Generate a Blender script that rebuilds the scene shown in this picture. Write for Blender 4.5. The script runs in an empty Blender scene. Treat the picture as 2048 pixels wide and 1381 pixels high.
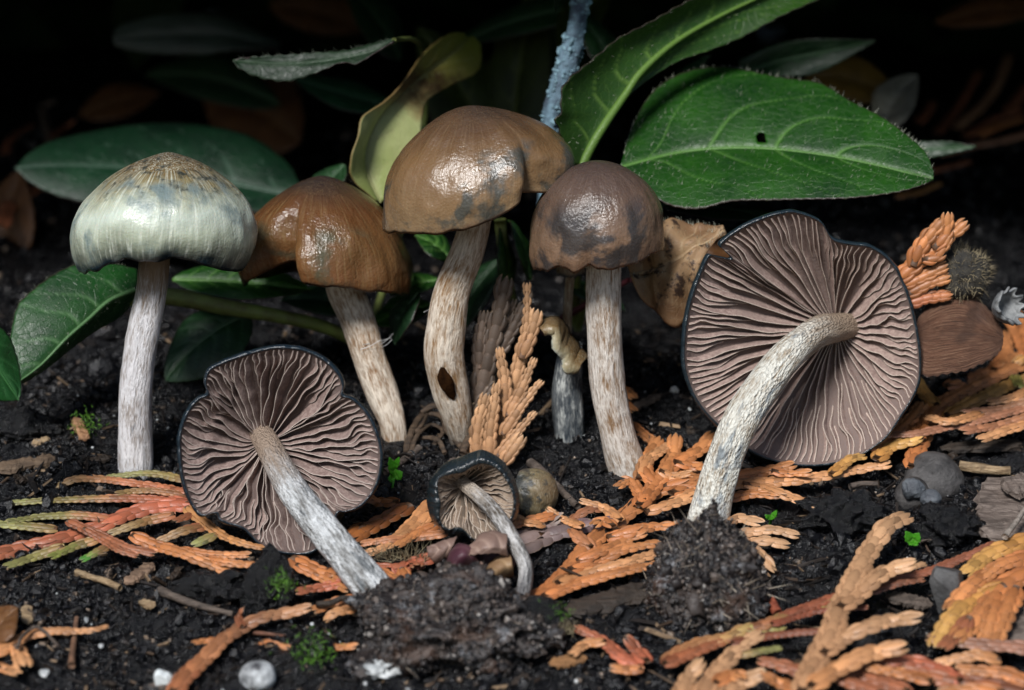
import bpy, math, random
import numpy as np
from mathutils import Vector, Matrix

# ------------------------------------------------------------------ scene, camera, light
# one Blender unit is one centimetre of the forest floor
scene = bpy.context.scene
scene.unit_settings.scale_length = 0.01
SC = scene.collection
PITCH = math.radians(13.0)
DIST = 50.0
FWD = np.array([0, math.cos(PITCH), -math.sin(PITCH)])
UPV = np.array([0, math.sin(PITCH), math.cos(PITCH)])
FOCUS = np.array([0.0, 0.0, 2.565])
CAM = FOCUS - DIST * FWD
cam_data = bpy.data.cameras.new('camera')
cam = bpy.data.objects.new('camera', cam_data)
SC.objects.link(cam)
cam.location = CAM
cam.rotation_euler = (math.pi / 2 - PITCH, 0, 0)
cam_data.sensor_width = 36
cam_data.lens = 36 * DIST / 20.48
cam_data.clip_start = 0.5
cam_data.clip_end = 3000
cam_data.dof.use_dof = True
cam_data.dof.focus_distance = 48.8
cam_data.dof.aperture_fstop = 0.0879 / 0.62
scene.camera = cam

SUN_AZ, SUN_EL = math.radians(-158), math.radians(44)     # azimuth from +Y towards +X
sun_dir = Vector((math.sin(SUN_AZ) * math.cos(SUN_EL), math.cos(SUN_AZ) * math.cos(SUN_EL), math.sin(SUN_EL)))
world = bpy.data.worlds.new('World')
scene.world = world
world.use_nodes = True
wn = world.node_tree
sky = wn.nodes.new('ShaderNodeTexSky')
sky.sky_type = 'NISHITA'
sky.sun_disc = False
sky.sun_elevation = SUN_EL
sky.sun_rotation = SUN_AZ
bg = wn.nodes['Background']
bg.inputs['Strength'].default_value = 0.07
wn.links.new(sky.outputs['Color'], bg.inputs['Color'])
sun_data = bpy.data.lights.new('sun', 'SUN')
sun_data.energy = 4.2
sun_data.angle = math.radians(15)
sun_data.color = (1.0, 0.98, 0.96)
sun = bpy.data.objects.new('sun', sun_data)
SC.objects.link(sun)
sun.rotation_euler = sun_dir.to_track_quat('Z', 'Y').to_euler()
sun.location = (0, 0, 100)
scene.view_settings.view_transform = 'Standard'
scene.view_settings.look = 'None'
scene.view_settings.exposure = 0.15
scene.view_settings.gamma = 1.0
scene.view_settings.use_curve_mapping = False
scene.cycles.use_denoising = True
scene.cycles.max_bounces = 6
scene.cycles.diffuse_bounces = 3
scene.cycles.glossy_bounces = 2
scene.cycles.transmission_bounces = 3
scene.cycles.caustics_reflective = False
scene.cycles.caustics_refractive = False

rng = np.random.default_rng(7)
random.seed(7)

# ------------------------------------------------------------------ numeric helpers
def _hash(ix, iy, iz):
    h = (ix.astype(np.int64) * 374761393 + iy.astype(np.int64) * 668265263 + iz.astype(np.int64) * 2147483647 + 1013) & 0xffffffff
    h = ((h ^ (h >> 13)) * 1274126177) & 0xffffffff
    return ((h ^ (h >> 16)) & 0xffff) / 32767.5 - 1.0

def noise3(x, y, z=0.0):
    x = np.asarray(x, float); y = np.asarray(y, float)
    x, y, z = np.broadcast_arrays(x, y, np.asarray(z, float))
    ix, iy, iz = np.floor(x), np.floor(y), np.floor(z)
    fx, fy, fz = x - ix, y - iy, z - iz
    fx, fy, fz = [f * f * f * (f * (f * 6 - 15) + 10) for f in (fx, fy, fz)]
    out = 0
    for a in (0, 1):
        for b in (0, 1):
            for c in (0, 1):
                w = (fx if a else 1 - fx) * (fy if b else 1 - fy) * (fz if c else 1 - fz)
                out = out + w * _hash(ix + a, iy + b, iz + c)
    return out

def fbm(x, y, z=0.0, octaves=4, gain=0.5):
    s, a, f = 0, 1.0, 1.0
    for o in range(octaves):
        s = s + a * noise3(np.asarray(x) * f + 17.3 * o, np.asarray(y) * f - 9.1 * o, np.asarray(z) * f + 3.7 * o)
        a *= gain; f *= 2.03
    return s

def catmull(pts, n, closed=False):
    """smooth curve through pts, n samples spread by length"""
    p = np.asarray(pts, float)
    if len(p) == 2 and not closed:
        t = np.linspace(0, 1, n)[:, None]
        return p[0] * (1 - t) + p[1] * t
    if closed:
        q = np.vstack([p[-1], p, p[0], p[1]])
        seg = len(p)
    else:
        q = np.vstack([2 * p[0] - p[1], p, 2 * p[-1] - p[-2]])
        seg = len(p) - 1
    out = []
    for i in range(seg):
        a, b, c, d = q[i:i + 4]
        t = np.linspace(0, 1, 24, endpoint=False)[:, None]
        out.append(0.5 * (2 * b + (c - a) * t + (2 * a - 5 * b + 4 * c - d) * t ** 2 + (-a + 3 * b - 3 * c + d) * t ** 3))
    out = np.vstack(out + [q[-2][None] if not closed else p[0][None]])
    L = np.concatenate([[0], np.cumsum(np.linalg.norm(np.diff(out[:, :3], axis=0), axis=1))])
    s = np.linspace(0, L[-1], n, endpoint=not closed)
    return np.stack([np.interp(s, L, out[:, k]) for k in range(out.shape[1])], 1)

def unit(v):
    v = np.asarray(v, float)
    return v / np.maximum(np.linalg.norm(v, axis=-1, keepdims=True), 1e-9)

# ground profile (a gentle bank rising away from the viewer)
def g0(y):
    y = np.asarray(y, float)
    return np.where(y < 4, 0.25 * y, 1.0 + 0.13 * (y - 4))

def ground_z(x, y):
    x = np.asarray(x, float); y = np.asarray(y, float)
    z = g0(y) + 0.16 * fbm(x * 0.45, y * 0.45, 1.0, 3)
    r = 1 - np.abs(noise3(x * 1.3 + 5, y * 1.3, 4.2))
    z = z + 0.10 * (r - 0.5) + 0.055 * fbm(x * 2.7, y * 2.7, 8.0, 3)
    return z

# photo position (2048 wide) -> direction -> place in the scene at a chosen depth or on the ground
def ray(u, v):
    return FWD + (u - 1024) / 1024 * (10.24 / DIST) * np.array([1.0, 0, 0]) + (690.5 - v) / 1024 * (10.24 / DIST) * UPV

def at(u, v, Y):
    d = ray(u, v)
    return CAM + d * ((Y - CAM[1]) / d[1])

def on(u, v, h=0.0):
    d = ray(u, v)
    lo, hi = 25.0, 140.0
    for _ in range(40):
        m = (lo + hi) / 2
        p = CAM + d * m
        if p[2] > g0(p[1]) + h: lo = m
        else: hi = m
    return CAM + d * lo

REG = {1: (0, 0, 2.926), 2: (650, 0, 2.926), 3: (1348, 0, 2.926), 4: (0, 450, 2.926), 5: (650, 450, 2.926),
       6: (1348, 450, 2.926), 7: (0, 900, 2.871), 8: (650, 900, 2.871), 9: (1348, 900, 2.871)}
def R(n, pts):
    x0, y0, s = REG[n]
    return [(x0 + x / s, y0 + y / s) for x, y in pts]

# ------------------------------------------------------------------ object helpers
ORG = {}
def thing(name, label, cat, loc, group=None):
    o = bpy.data.objects.new(name, None)
    o.empty_display_size = 0.2
    SC.objects.link(o)
    o.location = [float(c) for c in loc]
    o['label'] = label; o['category'] = cat
    if group: o['group'] = group
    ORG[o.name] = np.array(loc, float)
    return o

def tag(o, label, cat, group=None):
    o['label'] = label; o['category'] = cat
    if group: o['group'] = group
    return o

def org(o):
    return ORG.get(o.name, np.zeros(3)) if o is not None else np.zeros(3)

def mesh_data(name, V, F, attrs=None, smooth=True):
    """V (n,3); F (m,k) array or list of arrays of one width each"""
    me = bpy.data.meshes.new(name)
    V = np.asarray(V, np.float32)
    Fs = [np.asarray(f, np.int32) for f in (F if isinstance(F, list) else [F]) if len(f)]
    nl = sum(f.size for f in Fs); nf = sum(len(f) for f in Fs)
    me.vertices.add(len(V)); me.vertices.foreach_set('co', V.ravel())
    me.loops.add(nl); me.polygons.add(nf)
    me.loops.foreach_set('vertex_index', np.concatenate([f.ravel() for f in Fs]))
    starts, tot = [], 0
    for f in Fs:
        starts.append(tot + np.arange(len(f)) * f.shape[1]); tot += f.size
    me.polygons.foreach_set('loop_start', np.concatenate(starts).astype(np.int32))
    me.update(calc_edges=True)
    me.validate()
    me.polygons.foreach_set('use_smooth', np.full(len(me.polygons), smooth))
    for k, a in (attrs or {}).items():
        a = np.asarray(a, np.float32)
        if a.ndim == 1:
            at_ = me.attributes.new(k, 'FLOAT', 'POINT'); at_.data.foreach_set('value', a)
        else:
            at_ = me.attributes.new(k, 'FLOAT_VECTOR', 'POINT'); at_.data.foreach_set('vector', a.ravel())
    return me

def part(name, V, F, mat, parent=None, attrs=None, smooth=True, label=None, kind=None, loc=None):
    """mesh object given in world coordinates; a child keeps its root's origin"""
    o0 = org(parent) if parent is not None else (np.asarray(loc, float) if loc is not None else np.asarray(V, float).mean(0))
    me = mesh_data(name, np.asarray(V, float) - o0, F, attrs, smooth)
    me.materials.append(mat)
    o = bpy.data.objects.new(name, me)
    SC.objects.link(o)
    if parent is not None:
        o.parent = parent
    else:
        o.location = [float(c) for c in o0]
    ORG[o.name] = o0
    if label: o['label'] = label
    if kind: o['kind'] = kind
    return o

def grid_faces(n, m, wrap_n=False, wrap_m=False, base=0):
    i = np.arange(n if wrap_n else n - 1)[:, None]; j = np.arange(m if wrap_m else m - 1)[None, :]
    i2 = (i + 1) % n; j2 = (j + 1) % m
    f = np.stack([i * m + j, i2 * m + j, i2 * m + j2, i * m + j2], -1).reshape(-1, 4)
    return f + base

def frames(P, up=(0, 0, 1)):
    T = unit(np.gradient(P, axis=0))
    B = np.zeros_like(P); u = np.asarray(up, float)
    prev = None
    for i in range(len(P)):
        b = np.cross(T[i], u) if prev is None else prev - T[i] * np.dot(prev, T[i])
        if np.linalg.norm(b) < 1e-6: b = np.cross(T[i], [1, 0.1, 0])
        b = unit(b); B[i] = b; prev = b
    return T, B, np.cross(B, T)

def tube(pts, radii, n=40, seg=24, noise=0.0, nscale=3.0, up=(0, -1, 0.3), flat=1.0, seed=0.0, cap=True, rip=0.0):
    """tapered tube; returns V, F, attrs (sp = position on the unrolled skin, sl = length fraction)"""
    P = catmull(np.hstack([np.asarray(pts, float), np.asarray(radii, float)[:, None]]), n)
    P, rad = P[:, :3], P[:, 3]
    T, B, N = frames(P, up)
    L = np.concatenate([[0], np.cumsum(np.linalg.norm(np.diff(P, axis=0), axis=1))])
    a = np.linspace(0, 2 * np.pi, seg, endpoint=False)
    ca, sa = np.cos(a)[None], np.sin(a)[None]
    r = rad[:, None] * np.ones_like(ca)
    if noise:
        r = r * (1 + noise * fbm(ca * nscale * 0.5 + seed, sa * nscale * 0.5, (L[:, None] * nscale * 0.35), 3))
    if rip:
        r = r * (1 + rip * noise3(ca * 5 + seed, sa * 5, L[:, None] * 0.6 + 9))
    V = P[:, None] + (r * ca)[..., None] * B[:, None] + (r * sa * flat)[..., None] * N[:, None]
    V = V.reshape(-1, 3)
    F = [grid_faces(n, seg, wrap_m=True)]
    sp = np.stack([np.broadcast_to(ca * rad.mean(), r.shape), np.broadcast_to(sa * rad.mean(), r.shape), np.broadcast_to(L[:, None], r.shape)], -1).reshape(-1, 3)
    sl = np.broadcast_to((L / L[-1])[:, None], r.shape).reshape(-1)
    if cap:
        k = len(V)
        V = np.vstack([V, P[0] - T[0] * rad[0] * 0.25, P[-1] + T[-1] * rad[-1] * 0.25])
        sp = np.vstack([sp, [0, 0, 0], [0, 0, L[-1]]]); sl = np.concatenate([sl, [0, 1]])
        j = np.arange(seg); j2 = (j + 1) % seg
        F.append(np.stack([np.full(seg, k), j2, j], 1))
        b = (n - 1) * seg
        F.append(np.stack([np.full(seg, k + 1), b + j, b + j2], 1))
    return V, F, {'sp': sp, 'sl': sl}

_ico = {}
def ico(sub):
    if sub not in _ico:
        import bmesh
        bm = bmesh.new(); bmesh.ops.create_icosphere(bm, subdivisions=sub, radius=1.0)
        bm.verts.ensure_lookup_table()
        _ico[sub] = (np.array([v.co[:] for v in bm.verts]), np.array([[v.index for v in f.verts] for f in bm.faces]))
        bm.free()
    return _ico[sub]

def rot_random(n):
    q = rng.normal(size=(n, 4)); q /= np.linalg.norm(q, axis=1, keepdims=True)
    w, x, y, z = q.T
    return np.stack([np.stack([1 - 2 * (y * y + z * z), 2 * (x * y - z * w), 2 * (x * z + y * w)], -1),
                     np.stack([2 * (x * y + z * w), 1 - 2 * (x * x + z * z), 2 * (y * z - x * w)], -1),
                     np.stack([2 * (x * z - y * w), 2 * (y * z + x * w), 1 - 2 * (x * x + y * y)], -1)], 1)

def lumps(pos, size, sub=1, rough=0.35, squash=(0.5, 1.0)):
    """many irregular crumbs in one mesh"""
    b, f = ico(sub)
    n = len(pos); k = len(b)
    sc = rng.uniform(squash[0], squash[1], (n, 1, 3)) * np.asarray(size)[:, None, None]
    V = b[None] * (1 + rng.normal(0, rough, (n, k, 1)).clip(-0.6, 0.8)) * sc
    V = np.einsum('nij,nkj->nki', rot_random(n), V) + np.asarray(pos)[:, None]
    F = (f[None] + (np.arange(n) * k)[:, None, None]).reshape(-1, 3)
    return V.reshape(-1, 3), F, np.repeat(rng.random(n), k)

# ------------------------------------------------------------------ node helpers
class NB:
    def __init__(self, name):
        self.m = bpy.data.materials.new(name); self.m.use_nodes = True
        self.t = self.m.node_tree
        self.b = self.t.nodes['Principled BSDF']
    def node(self, typ, **kw):
        n = self.t.nodes.new(typ)
        for k, v in kw.items(): setattr(n, k, v)
        return n
    def put(self, sock, v):
        if hasattr(v, 'is_output') or isinstance(v, bpy.types.NodeSocket): self.t.links.new(v, sock)
        elif isinstance(v, (tuple, list)):
            v = tuple(v)
            sock.default_value = v + (1,) if len(v) == 3 and len(sock.default_value) == 4 else v
        else: sock.default_value = v
    def set(self, **kw):
        for k, v in kw.items(): self.put(self.b.inputs[k.replace('_', ' ')], v)
    def attr(self, name, out='Fac'):
        n = self.node('ShaderNodeAttribute', attribute_name=name); return n.outputs[out]
    def obj(self):
        return self.node('ShaderNodeTexCoord').outputs['Object']
    def info(self, out): return self.node('ShaderNodeObjectInfo').outputs[out]
    def map(self, vec, scale=(1, 1, 1), loc=(0, 0, 0)):
        n = self.node('ShaderNodeMapping'); self.put(n.inputs['Vector'], vec)
        n.inputs['Scale'].default_value = scale; n.inputs['Location'].default_value = loc
        return n.outputs[0]
    def noise(self, vec, scale, detail=3, rough=0.55, dist=0.0):
        n = self.node('ShaderNodeTexNoise'); self.put(n.inputs['Vector'], vec)
        n.inputs['Scale'].default_value = scale; n.inputs['Detail'].default_value = detail
        n.inputs['Roughness'].default_value = rough; n.inputs['Distortion'].default_value = dist
        return n.outputs['Fac']
    def voro(self, vec, scale, feature='F1', out='Distance'):
        n = self.node('ShaderNodeTexVoronoi', feature=feature); self.put(n.inputs['Vector'], vec)
        n.inputs['Scale'].default_value = scale
        return n.outputs[out]
    def ramp(self, fac, stops, interp='LINEAR'):
        n = self.node('ShaderNodeValToRGB'); self.put(n.inputs['Fac'], fac)
        n.color_ramp.interpolation = interp
        el = n.color_ramp.elements
        while len(el) < len(stops): el.new(0.5)
        for e, (p, c) in zip(el, stops):
            e.position = p
            e.color = (c, c, c, 1) if isinstance(c, (int, float)) else tuple(c) + (1,)
        return n.outputs['Color']
    def mix(self, fac, a, b, mode='MIX'):
        n = self.node('ShaderNodeMix', data_type='RGBA', blend_type=mode)
        self.put(n.inputs[0], fac); self.put(n.inputs[6], a); self.put(n.inputs[7], b)
        return n.outputs[2]
    def math(self, op, a, b=0.0, clamp=False):
        n = self.node('ShaderNodeMath', operation=op, use_clamp=clamp)
        self.put(n.inputs[0], a); self.put(n.inputs[1], b)
        return n.outputs[0]
    def step(self, v, lo, hi):
        n = self.node('ShaderNodeMapRange', interpolation_type='SMOOTHSTEP')
        self.put(n.inputs[0], v); n.inputs[1].default_value = lo; n.inputs[2].default_value = hi
        return n.outputs[0]
    def bump(self, h, strength=0.5, dist=0.02, normal=None):
        n = self.node('ShaderNodeBump'); self.put(n.inputs['Height'], h)
        n.inputs['Strength'].default_value = strength; n.inputs['Distance'].default_value = dist
        if normal is not None: self.put(n.inputs['Normal'], normal)
        return n.outputs[0]

# ------------------------------------------------------------------ materials
def mat_soil(name='black_soil', tint=(1, 1, 1), bright=1.0, wet=1.0):
    n = NB(name); v = n.obj()
    f = n.noise(v, 2.2, 6, 0.65)
    g = n.noise(v, 14, 4, 0.7)
    def c(a, b, d): return (a * tint[0] * bright, b * tint[1] * bright, d * tint[2] * bright)
    col = n.ramp(n.math('ADD', n.math('MULTIPLY', f, 0.6), n.math('MULTIPLY', g, 0.4)),
                 [(0.30, c(.002, .0022, .003)), (0.54, c(.0042, .0045, .0056)), (0.68, c(.009, .008, .008)), (0.8, c(.035, .027, .022))])
    n.set(Base_Color=col, Roughness=n.ramp(n.noise(v, 6, 3), [(0.35, 0.10), (0.65, 0.36)]), Specular_IOR_Level=0.40 * wet)
    h = n.math('ADD', n.noise(v, 9, 5, 0.7), n.math('MULTIPLY', n.noise(v, 32, 3, 0.7), 0.7))
    n.set(Normal=n.bump(h, 0.9, 0.06))
    return n.m

def mat_crumb(name, stops, rough=(0.25, 0.6), bumpd=0.02, spec=0.32, pale=None):
    n = NB(name); v = n.obj()
    r = n.attr('cv')
    f = n.math('ADD', r, n.math('MULTIPLY', n.math('SUBTRACT', n.noise(v, 11, 3), 0.5), 0.25))
    col = n.ramp(f, stops)
    if pale:
        col = n.mix(n.math('MULTIPLY', n.step(n.noise(v, 2.0, 6, 0.75), 0.56, 0.70), 0.6), col, pale)
        col = n.mix(n.math('MULTIPLY', n.step(n.noise(n.map(v, (1, 1, 1), (9, 3, 1)), 1.3, 4, 0.6), 0.56, 0.68), 0.5), col, (.07, .035, .02))
    n.set(Base_Color=col, Roughness=n.ramp(n.noise(v, 7, 2), [(0.35, rough[0]), (0.65, rough[1])]),
          Specular_IOR_Level=spec, Normal=n.bump(n.noise(v, 40, 3, 0.7), 0.8, bumpd))
    return n.m

def cap_mat(name, stops, blotch=(.02, .03, .035), bl=(0.56, 0.68), streak=0.35, streak_col=(.5, .45, .33), rim=(.012, .02, .026),
            rim_t=(0.86, 1.0), rough=(0.22, 0.5), seed=0.0, inner=(.05, .03, .025), spots=0.0, bumpy=0.5, bscale=0.9, spot_col=None, blotch_t=(0, 0.01), spot_t=(1.5, 1.6)):
    n = NB(name); v = n.map(n.obj(), (1, 1, 1), (seed, seed * 0.7, 0))
    t = n.attr('ct'); cs = n.attr('cs', 'Vector')
    w = n.noise(v, 1.1, 3)
    tt = n.math('ADD', t, n.math('MULTIPLY', n.math('SUBTRACT', w, 0.5), 0.35))
    col = n.ramp(tt, stops)
    st = n.noise(n.map(cs, (9, 9, 0.9), (seed, 0, 0)), 3.0, 4, 0.65)
    col = n.mix(n.math('MULTIPLY', n.step(st, 0.45, 0.75), streak), col, streak_col)
    st2 = n.noise(n.map(cs, (14, 14, 0.8), (seed + 5, 0, 0)), 3.0, 3, 0.65)
    col = n.mix(n.math('MULTIPLY', n.step(st2, 0.5, 0.8), streak * 0.7), col, tuple(c * 0.35 for c in streak_col))
    b = n.noise(v, bscale, 4, 0.6, 0.3)
    bm = n.math('MULTIPLY', n.step(b, bl[0], bl[1]), n.step(t, blotch_t[0], blotch_t[1]))
    col = n.mix(n.math('MULTIPLY', bm, 0.85), col, blotch)
    if spots:
        sp = n.step(n.noise(v, 5.5, 3, 0.6), 0.66 - 0.1 * spots, 0.72)
        sp = n.math('MULTIPLY', sp, n.math('SUBTRACT', 1.0, n.step(tt, spot_t[0], spot_t[1])))
        col = n.mix(n.math('MULTIPLY', sp, 0.9), col, spot_col or blotch)
    fine = n.step(n.noise(v, 26, 2), 0.70, 0.76)
    col = n.mix(n.math('MULTIPLY', fine, 0.5), col, (.02, .015, .012))
    rt = n.math('ADD', t, n.math('MULTIPLY', n.math('SUBTRACT', n.noise(v, 2.3, 3), 0.5), 0.22))
    col = n.mix(n.step(rt, rim_t[0], rim_t[1]), col, rim)
    inn = n.step(t, 1.25, 1.4)
    col = n.mix(inn, col, inner)
    rg = n.ramp(n.noise(v, 3.2, 3), [(0.35, rough[0]), (0.65, rough[1])])
    n.set(Base_Color=col, Roughness=n.mix(inn, rg, (.8, .8, .8)), Specular_IOR_Level=0.5)
    n.b.inputs['Subsurface Weight'].default_value = 0.12
    n.b.inputs['Subsurface Radius'].default_value = (0.25, 0.12, 0.06)
    n.b.inputs['Subsurface Scale'].default_value = 0.4
    h = n.math('ADD', n.math('MULTIPLY', st, 0.5), n.math('ADD', n.math('MULTIPLY', n.noise(v, 20, 3, 0.6), 0.42), n.math('MULTIPLY', n.noise(v, 5, 2), 0.9)))
    n.set(Normal=n.bump(h, bumpy, 0.05))
    return n.m

def stem_mat(name, pale=(.55, .5, .46), brown=(.2, .12, .06), blue=(.06, .09, .12), blue_lo=0.62, base_t=(0.8, 1.0), base_col=(.08, .1, .12),
             top_t=(0.0, 0.15), top_col=None, bal=0.5, seed=0.0, scaly=0.0):
    n = NB(name); sp = n.map(n.attr('sp', 'Vector'), (1, 1, 1), (seed, seed, seed)); sl = n.attr('sl')
    fib = n.noise(n.map(sp, (7, 7, 1.1)), 2.2, 5, 0.7)
    fine = n.noise(n.map(sp, (11, 11, 2.6)), 2.2, 3, 0.7)
    patch = n.noise(n.map(sp, (1.6, 1.6, 0.9)), 1.3, 3, 0.6)
    f = n.math('ADD', n.math('MULTIPLY', fib, 0.75), n.math('MULTIPLY', fine, 0.75))
    f = n.math('SUBTRACT', f, 0.25)
    f = n.math('ADD', f, n.math('MULTIPLY', n.math('SUBTRACT', patch, 0.5), 0.6))
    col = n.ramp(f, [(bal - 0.16, brown), (bal, tuple((a * .5 + b * .5) for a, b in zip(pale, brown))), (bal + 0.12, pale), (bal + 0.28, tuple(min(1, c * 1.18) for c in pale))])
    bl = n.noise(n.map(sp, (2.2, 2.2, 0.8), (4, 4, 4)), 1.5, 4, 0.65)
    col = n.mix(n.math('MULTIPLY', n.step(bl, blue_lo, blue_lo + 0.12), 0.75), col, blue)
    e = n.math('ADD', sl, n.math('MULTIPLY', n.math('SUBTRACT', bl, 0.5), 0.45))
    col = n.mix(n.math('MULTIPLY', n.step(e, base_t[0], base_t[1]), 0.8), col, base_col)
    if top_col:
        e2 = n.math('ADD', sl, n.math('MULTIPLY', n.math('SUBTRACT', fib, 0.5), 0.3))
        col = n.mix(n.math('SUBTRACT', 1.0, n.step(e2, top_t[0], top_t[1])), col, top_col)
    n.set(Base_Color=col, Roughness=0.55, Specular_IOR_Level=0.35)
    h = n.math('ADD', n.math('MULTIPLY', fib, 1.0), n.math('MULTIPLY', fine, 0.6))
    if scaly:
        h = n.math('ADD', h, n.math('MULTIPLY', n.voro(n.map(sp, (1, 1, 0.6)), 22), scaly))
    n.set(Normal=n.bump(h, 1.0, 0.07))
    return n.m

def gill_mat(name, face, edge, seed=0.0, dark=(.10, .06, .055)):
    n = NB(name); v = n.map(n.obj(), (1, 1, 1), (seed, 0, 0)); gh = n.attr('gh')
    f = n.noise(v, 13, 4, 0.7)
    col = n.mix(n.step(f, 0.38, 0.66), dark, face)
    col = n.mix(n.math('MULTIPLY', n.step(n.noise(v, 1.0, 3), 0.5, 0.7), 0.5), col, tuple(c * 0.55 for c in face))
    col = n.mix(n.step(gh, 0.86, 0.97), col, edge)
    n.set(Base_Color=col, Roughness=0.8, Specular_IOR_Level=0.2, Normal=n.bump(n.noise(v, 30, 3, 0.7), 0.5, 0.02))
    return n.m

def leaf_mat(name, col, vein, edge=(.03, .012, .015), dark=None, rough=0.42, trans=0.25, stops=None, patches=None, retic=0.5):
    n = NB(name); v = n.obj()
    dark = dark or tuple(c * 0.5 for c in col)
    f = n.noise(v, 0.9, 4, 0.6)
    if stops:
        s = n.math('ADD', n.attr('ls'), n.math('MULTIPLY', n.math('SUBTRACT', n.noise(v, 1.6, 4, 0.65), 0.5), 0.45))
        base = n.ramp(s, stops)
    else:
        base = n.ramp(f, [(0.3, dark), (0.7, col)])
    net = n.voro(v, 5.5, 'DISTANCE_TO_EDGE')
    netm = n.math('SUBTRACT', 1.0, n.step(net, 0.0, 0.05))
    base = n.mix(n.math('MULTIPLY', netm, 0.25 * retic), base, vein)
    base = n.mix(n.math('MULTIPLY', n.attr('vein'), 0.75), base, vein)
    if patches:
        base = n.mix(n.step(n.noise(v, patches[1], 4, 0.65), patches[2], patches[2] + 0.1), base, patches[0])
    e = n.attr('lc')
    base = n.mix(n.math('MULTIPLY', n.step(e, 0.965, 1.0), 0.85), base, edge)
    n.set(Base_Color=base, Roughness=n.ramp(n.noise(v, 9, 3), [(0.35, rough - 0.1), (0.65, rough + 0.14)]), Specular_IOR_Level=0.45)
    h = n.math('ADD', n.math('MULTIPLY', netm, -0.6 * retic), n.math('ADD', n.math('MULTIPLY', n.noise(v, 22, 3), 0.35), n.math('MULTIPLY', n.voro(v, 40), 0.25)))
    bmp = n.bump(h, 0.5, 0.03)
    n.set(Normal=bmp)
    if trans:
        tr = n.node('ShaderNodeBsdfTranslucent'); n.put(tr.inputs['Color'], base)
        mx = n.node('ShaderNodeMixShader'); mx.inputs[0].default_value = trans
        n.t.links.new(n.b.outputs[0], mx.inputs[1]); n.t.links.new(tr.outputs[0], mx.inputs[2])
        n.t.links.new(mx.outputs[0], n.t.nodes['Material Output'].inputs['Surface'])
    return n.m

def scale_mat(name, obj_col=True, rough=0.42):
    n = NB(name); v = n.obj()
    c = n.info('Color') if obj_col else n.attr('col', 'Vector')
    tip = n.attr('sa')
    f = n.noise(v, 3.0, 3)
    col = n.mix(n.math('MULTIPLY', n.step(f, 0.5, 0.75), 0.30), c, (.10, .045, .02))
    dots = n.step(n.noise(v, 9, 2), 0.66, 0.72)
    col = n.mix(n.math('MULTIPLY', dots, 0.55), col, (.05, .025, .015))
    col = n.mix(n.math('MULTIPLY', n.step(tip, 0.86, 1.0), 0.45), col, (.55, .40, .24))
    n.set(Base_Color=col, Roughness=n.ramp(f, [(0.3, rough - 0.08), (0.7, rough + 0.15)]), Specular_IOR_Level=0.5, Normal=n.bump(n.noise(v, 8, 3), 0.25, 0.03))
    return n.m

def wood_mat(name, a, b, axis=(1, 8, 8), rough=0.6, scale=2.0, wet=0.4):
    n = NB(name); v = n.map(n.obj(), axis)
    f = n.noise(v, scale, 5, 0.7)
    spot = n.noise(n.obj(), 3.0, 3)
    col = n.ramp(f, [(0.35, a), (0.62, b)])
    col = n.mix(n.math('MULTIPLY', n.step(spot, 0.5, 0.65), 0.5), col, tuple(c * 0.35 for c in a))
    n.set(Base_Color=col, Roughness=rough, Specular_IOR_Level=wet, Normal=n.bump(n.math('ADD', f, n.math('MULTIPLY', n.noise(n.obj(), 25, 3), 0.5)), 0.9, 0.05))
    return n.m

def plain_mat(name, a, b=None, scale=3.0, rough=0.5, bump=0.4, bs=12, spec=0.4):
    n = NB(name); v = n.obj(); b = b or tuple(c * 0.6 for c in a)
    n.set(Base_Color=n.ramp(n.noise(v, scale, 5, 0.65), [(0.35, b), (0.65, a)]), Roughness=rough, Specular_IOR_Level=spec,
          Normal=n.bump(n.noise(v, bs, 5, 0.7), bump, 0.05))
    return n.m

M_SOIL = mat_soil()
M_CRUMB = mat_crumb('soil_crumb', [(0.0, (.002, .0022, .003)), (0.6, (.004, .0042, .0054)), (0.88, (.008, .0075, .008)), (0.96, (.030, .022, .017)), (0.992, (.20, .15, .11))], (0.08, 0.32), spec=.42)
M_CLUMP = mat_crumb('grey_soil_crumb', [(0.0, (.006, .006, .007)), (0.4, (.018, .015, .015)), (0.7, (.055, .043, .037)), (0.92, (.12, .095, .08)), (0.985, (.30, .28, .26))], (0.16, 0.5), spec=.45, pale=(.30, .315, .34))
M_FIBRE = mat_crumb('wood_fibre', [(0.0, (.006, .005, .005)), (0.6, (.015, .011, .009)), (0.85, (.06, .038, .024)), (0.97, (.26, .18, .11))], (0.4, 0.8))
M_WHITE = plain_mat('white_mineral', (.62, .64, .64), (.22, .24, .25), 2.2, 0.5, 0.7)
M_MOSS = plain_mat('moss_green', (.10, .24, .02), (.04, .12, .01), 4, 0.6)
M_HAIR = plain_mat('pale_hair', (.42, .44, .36), (.25, .26, .2), 4, 0.5)
M_SCALE = scale_mat('cedar_scale')
M_SCALEJ = scale_mat('cedar_scale_joined', False)
M_CORE = plain_mat('cedar_core', (.12, .06, .03), (.05, .025, .012), 6)

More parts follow.
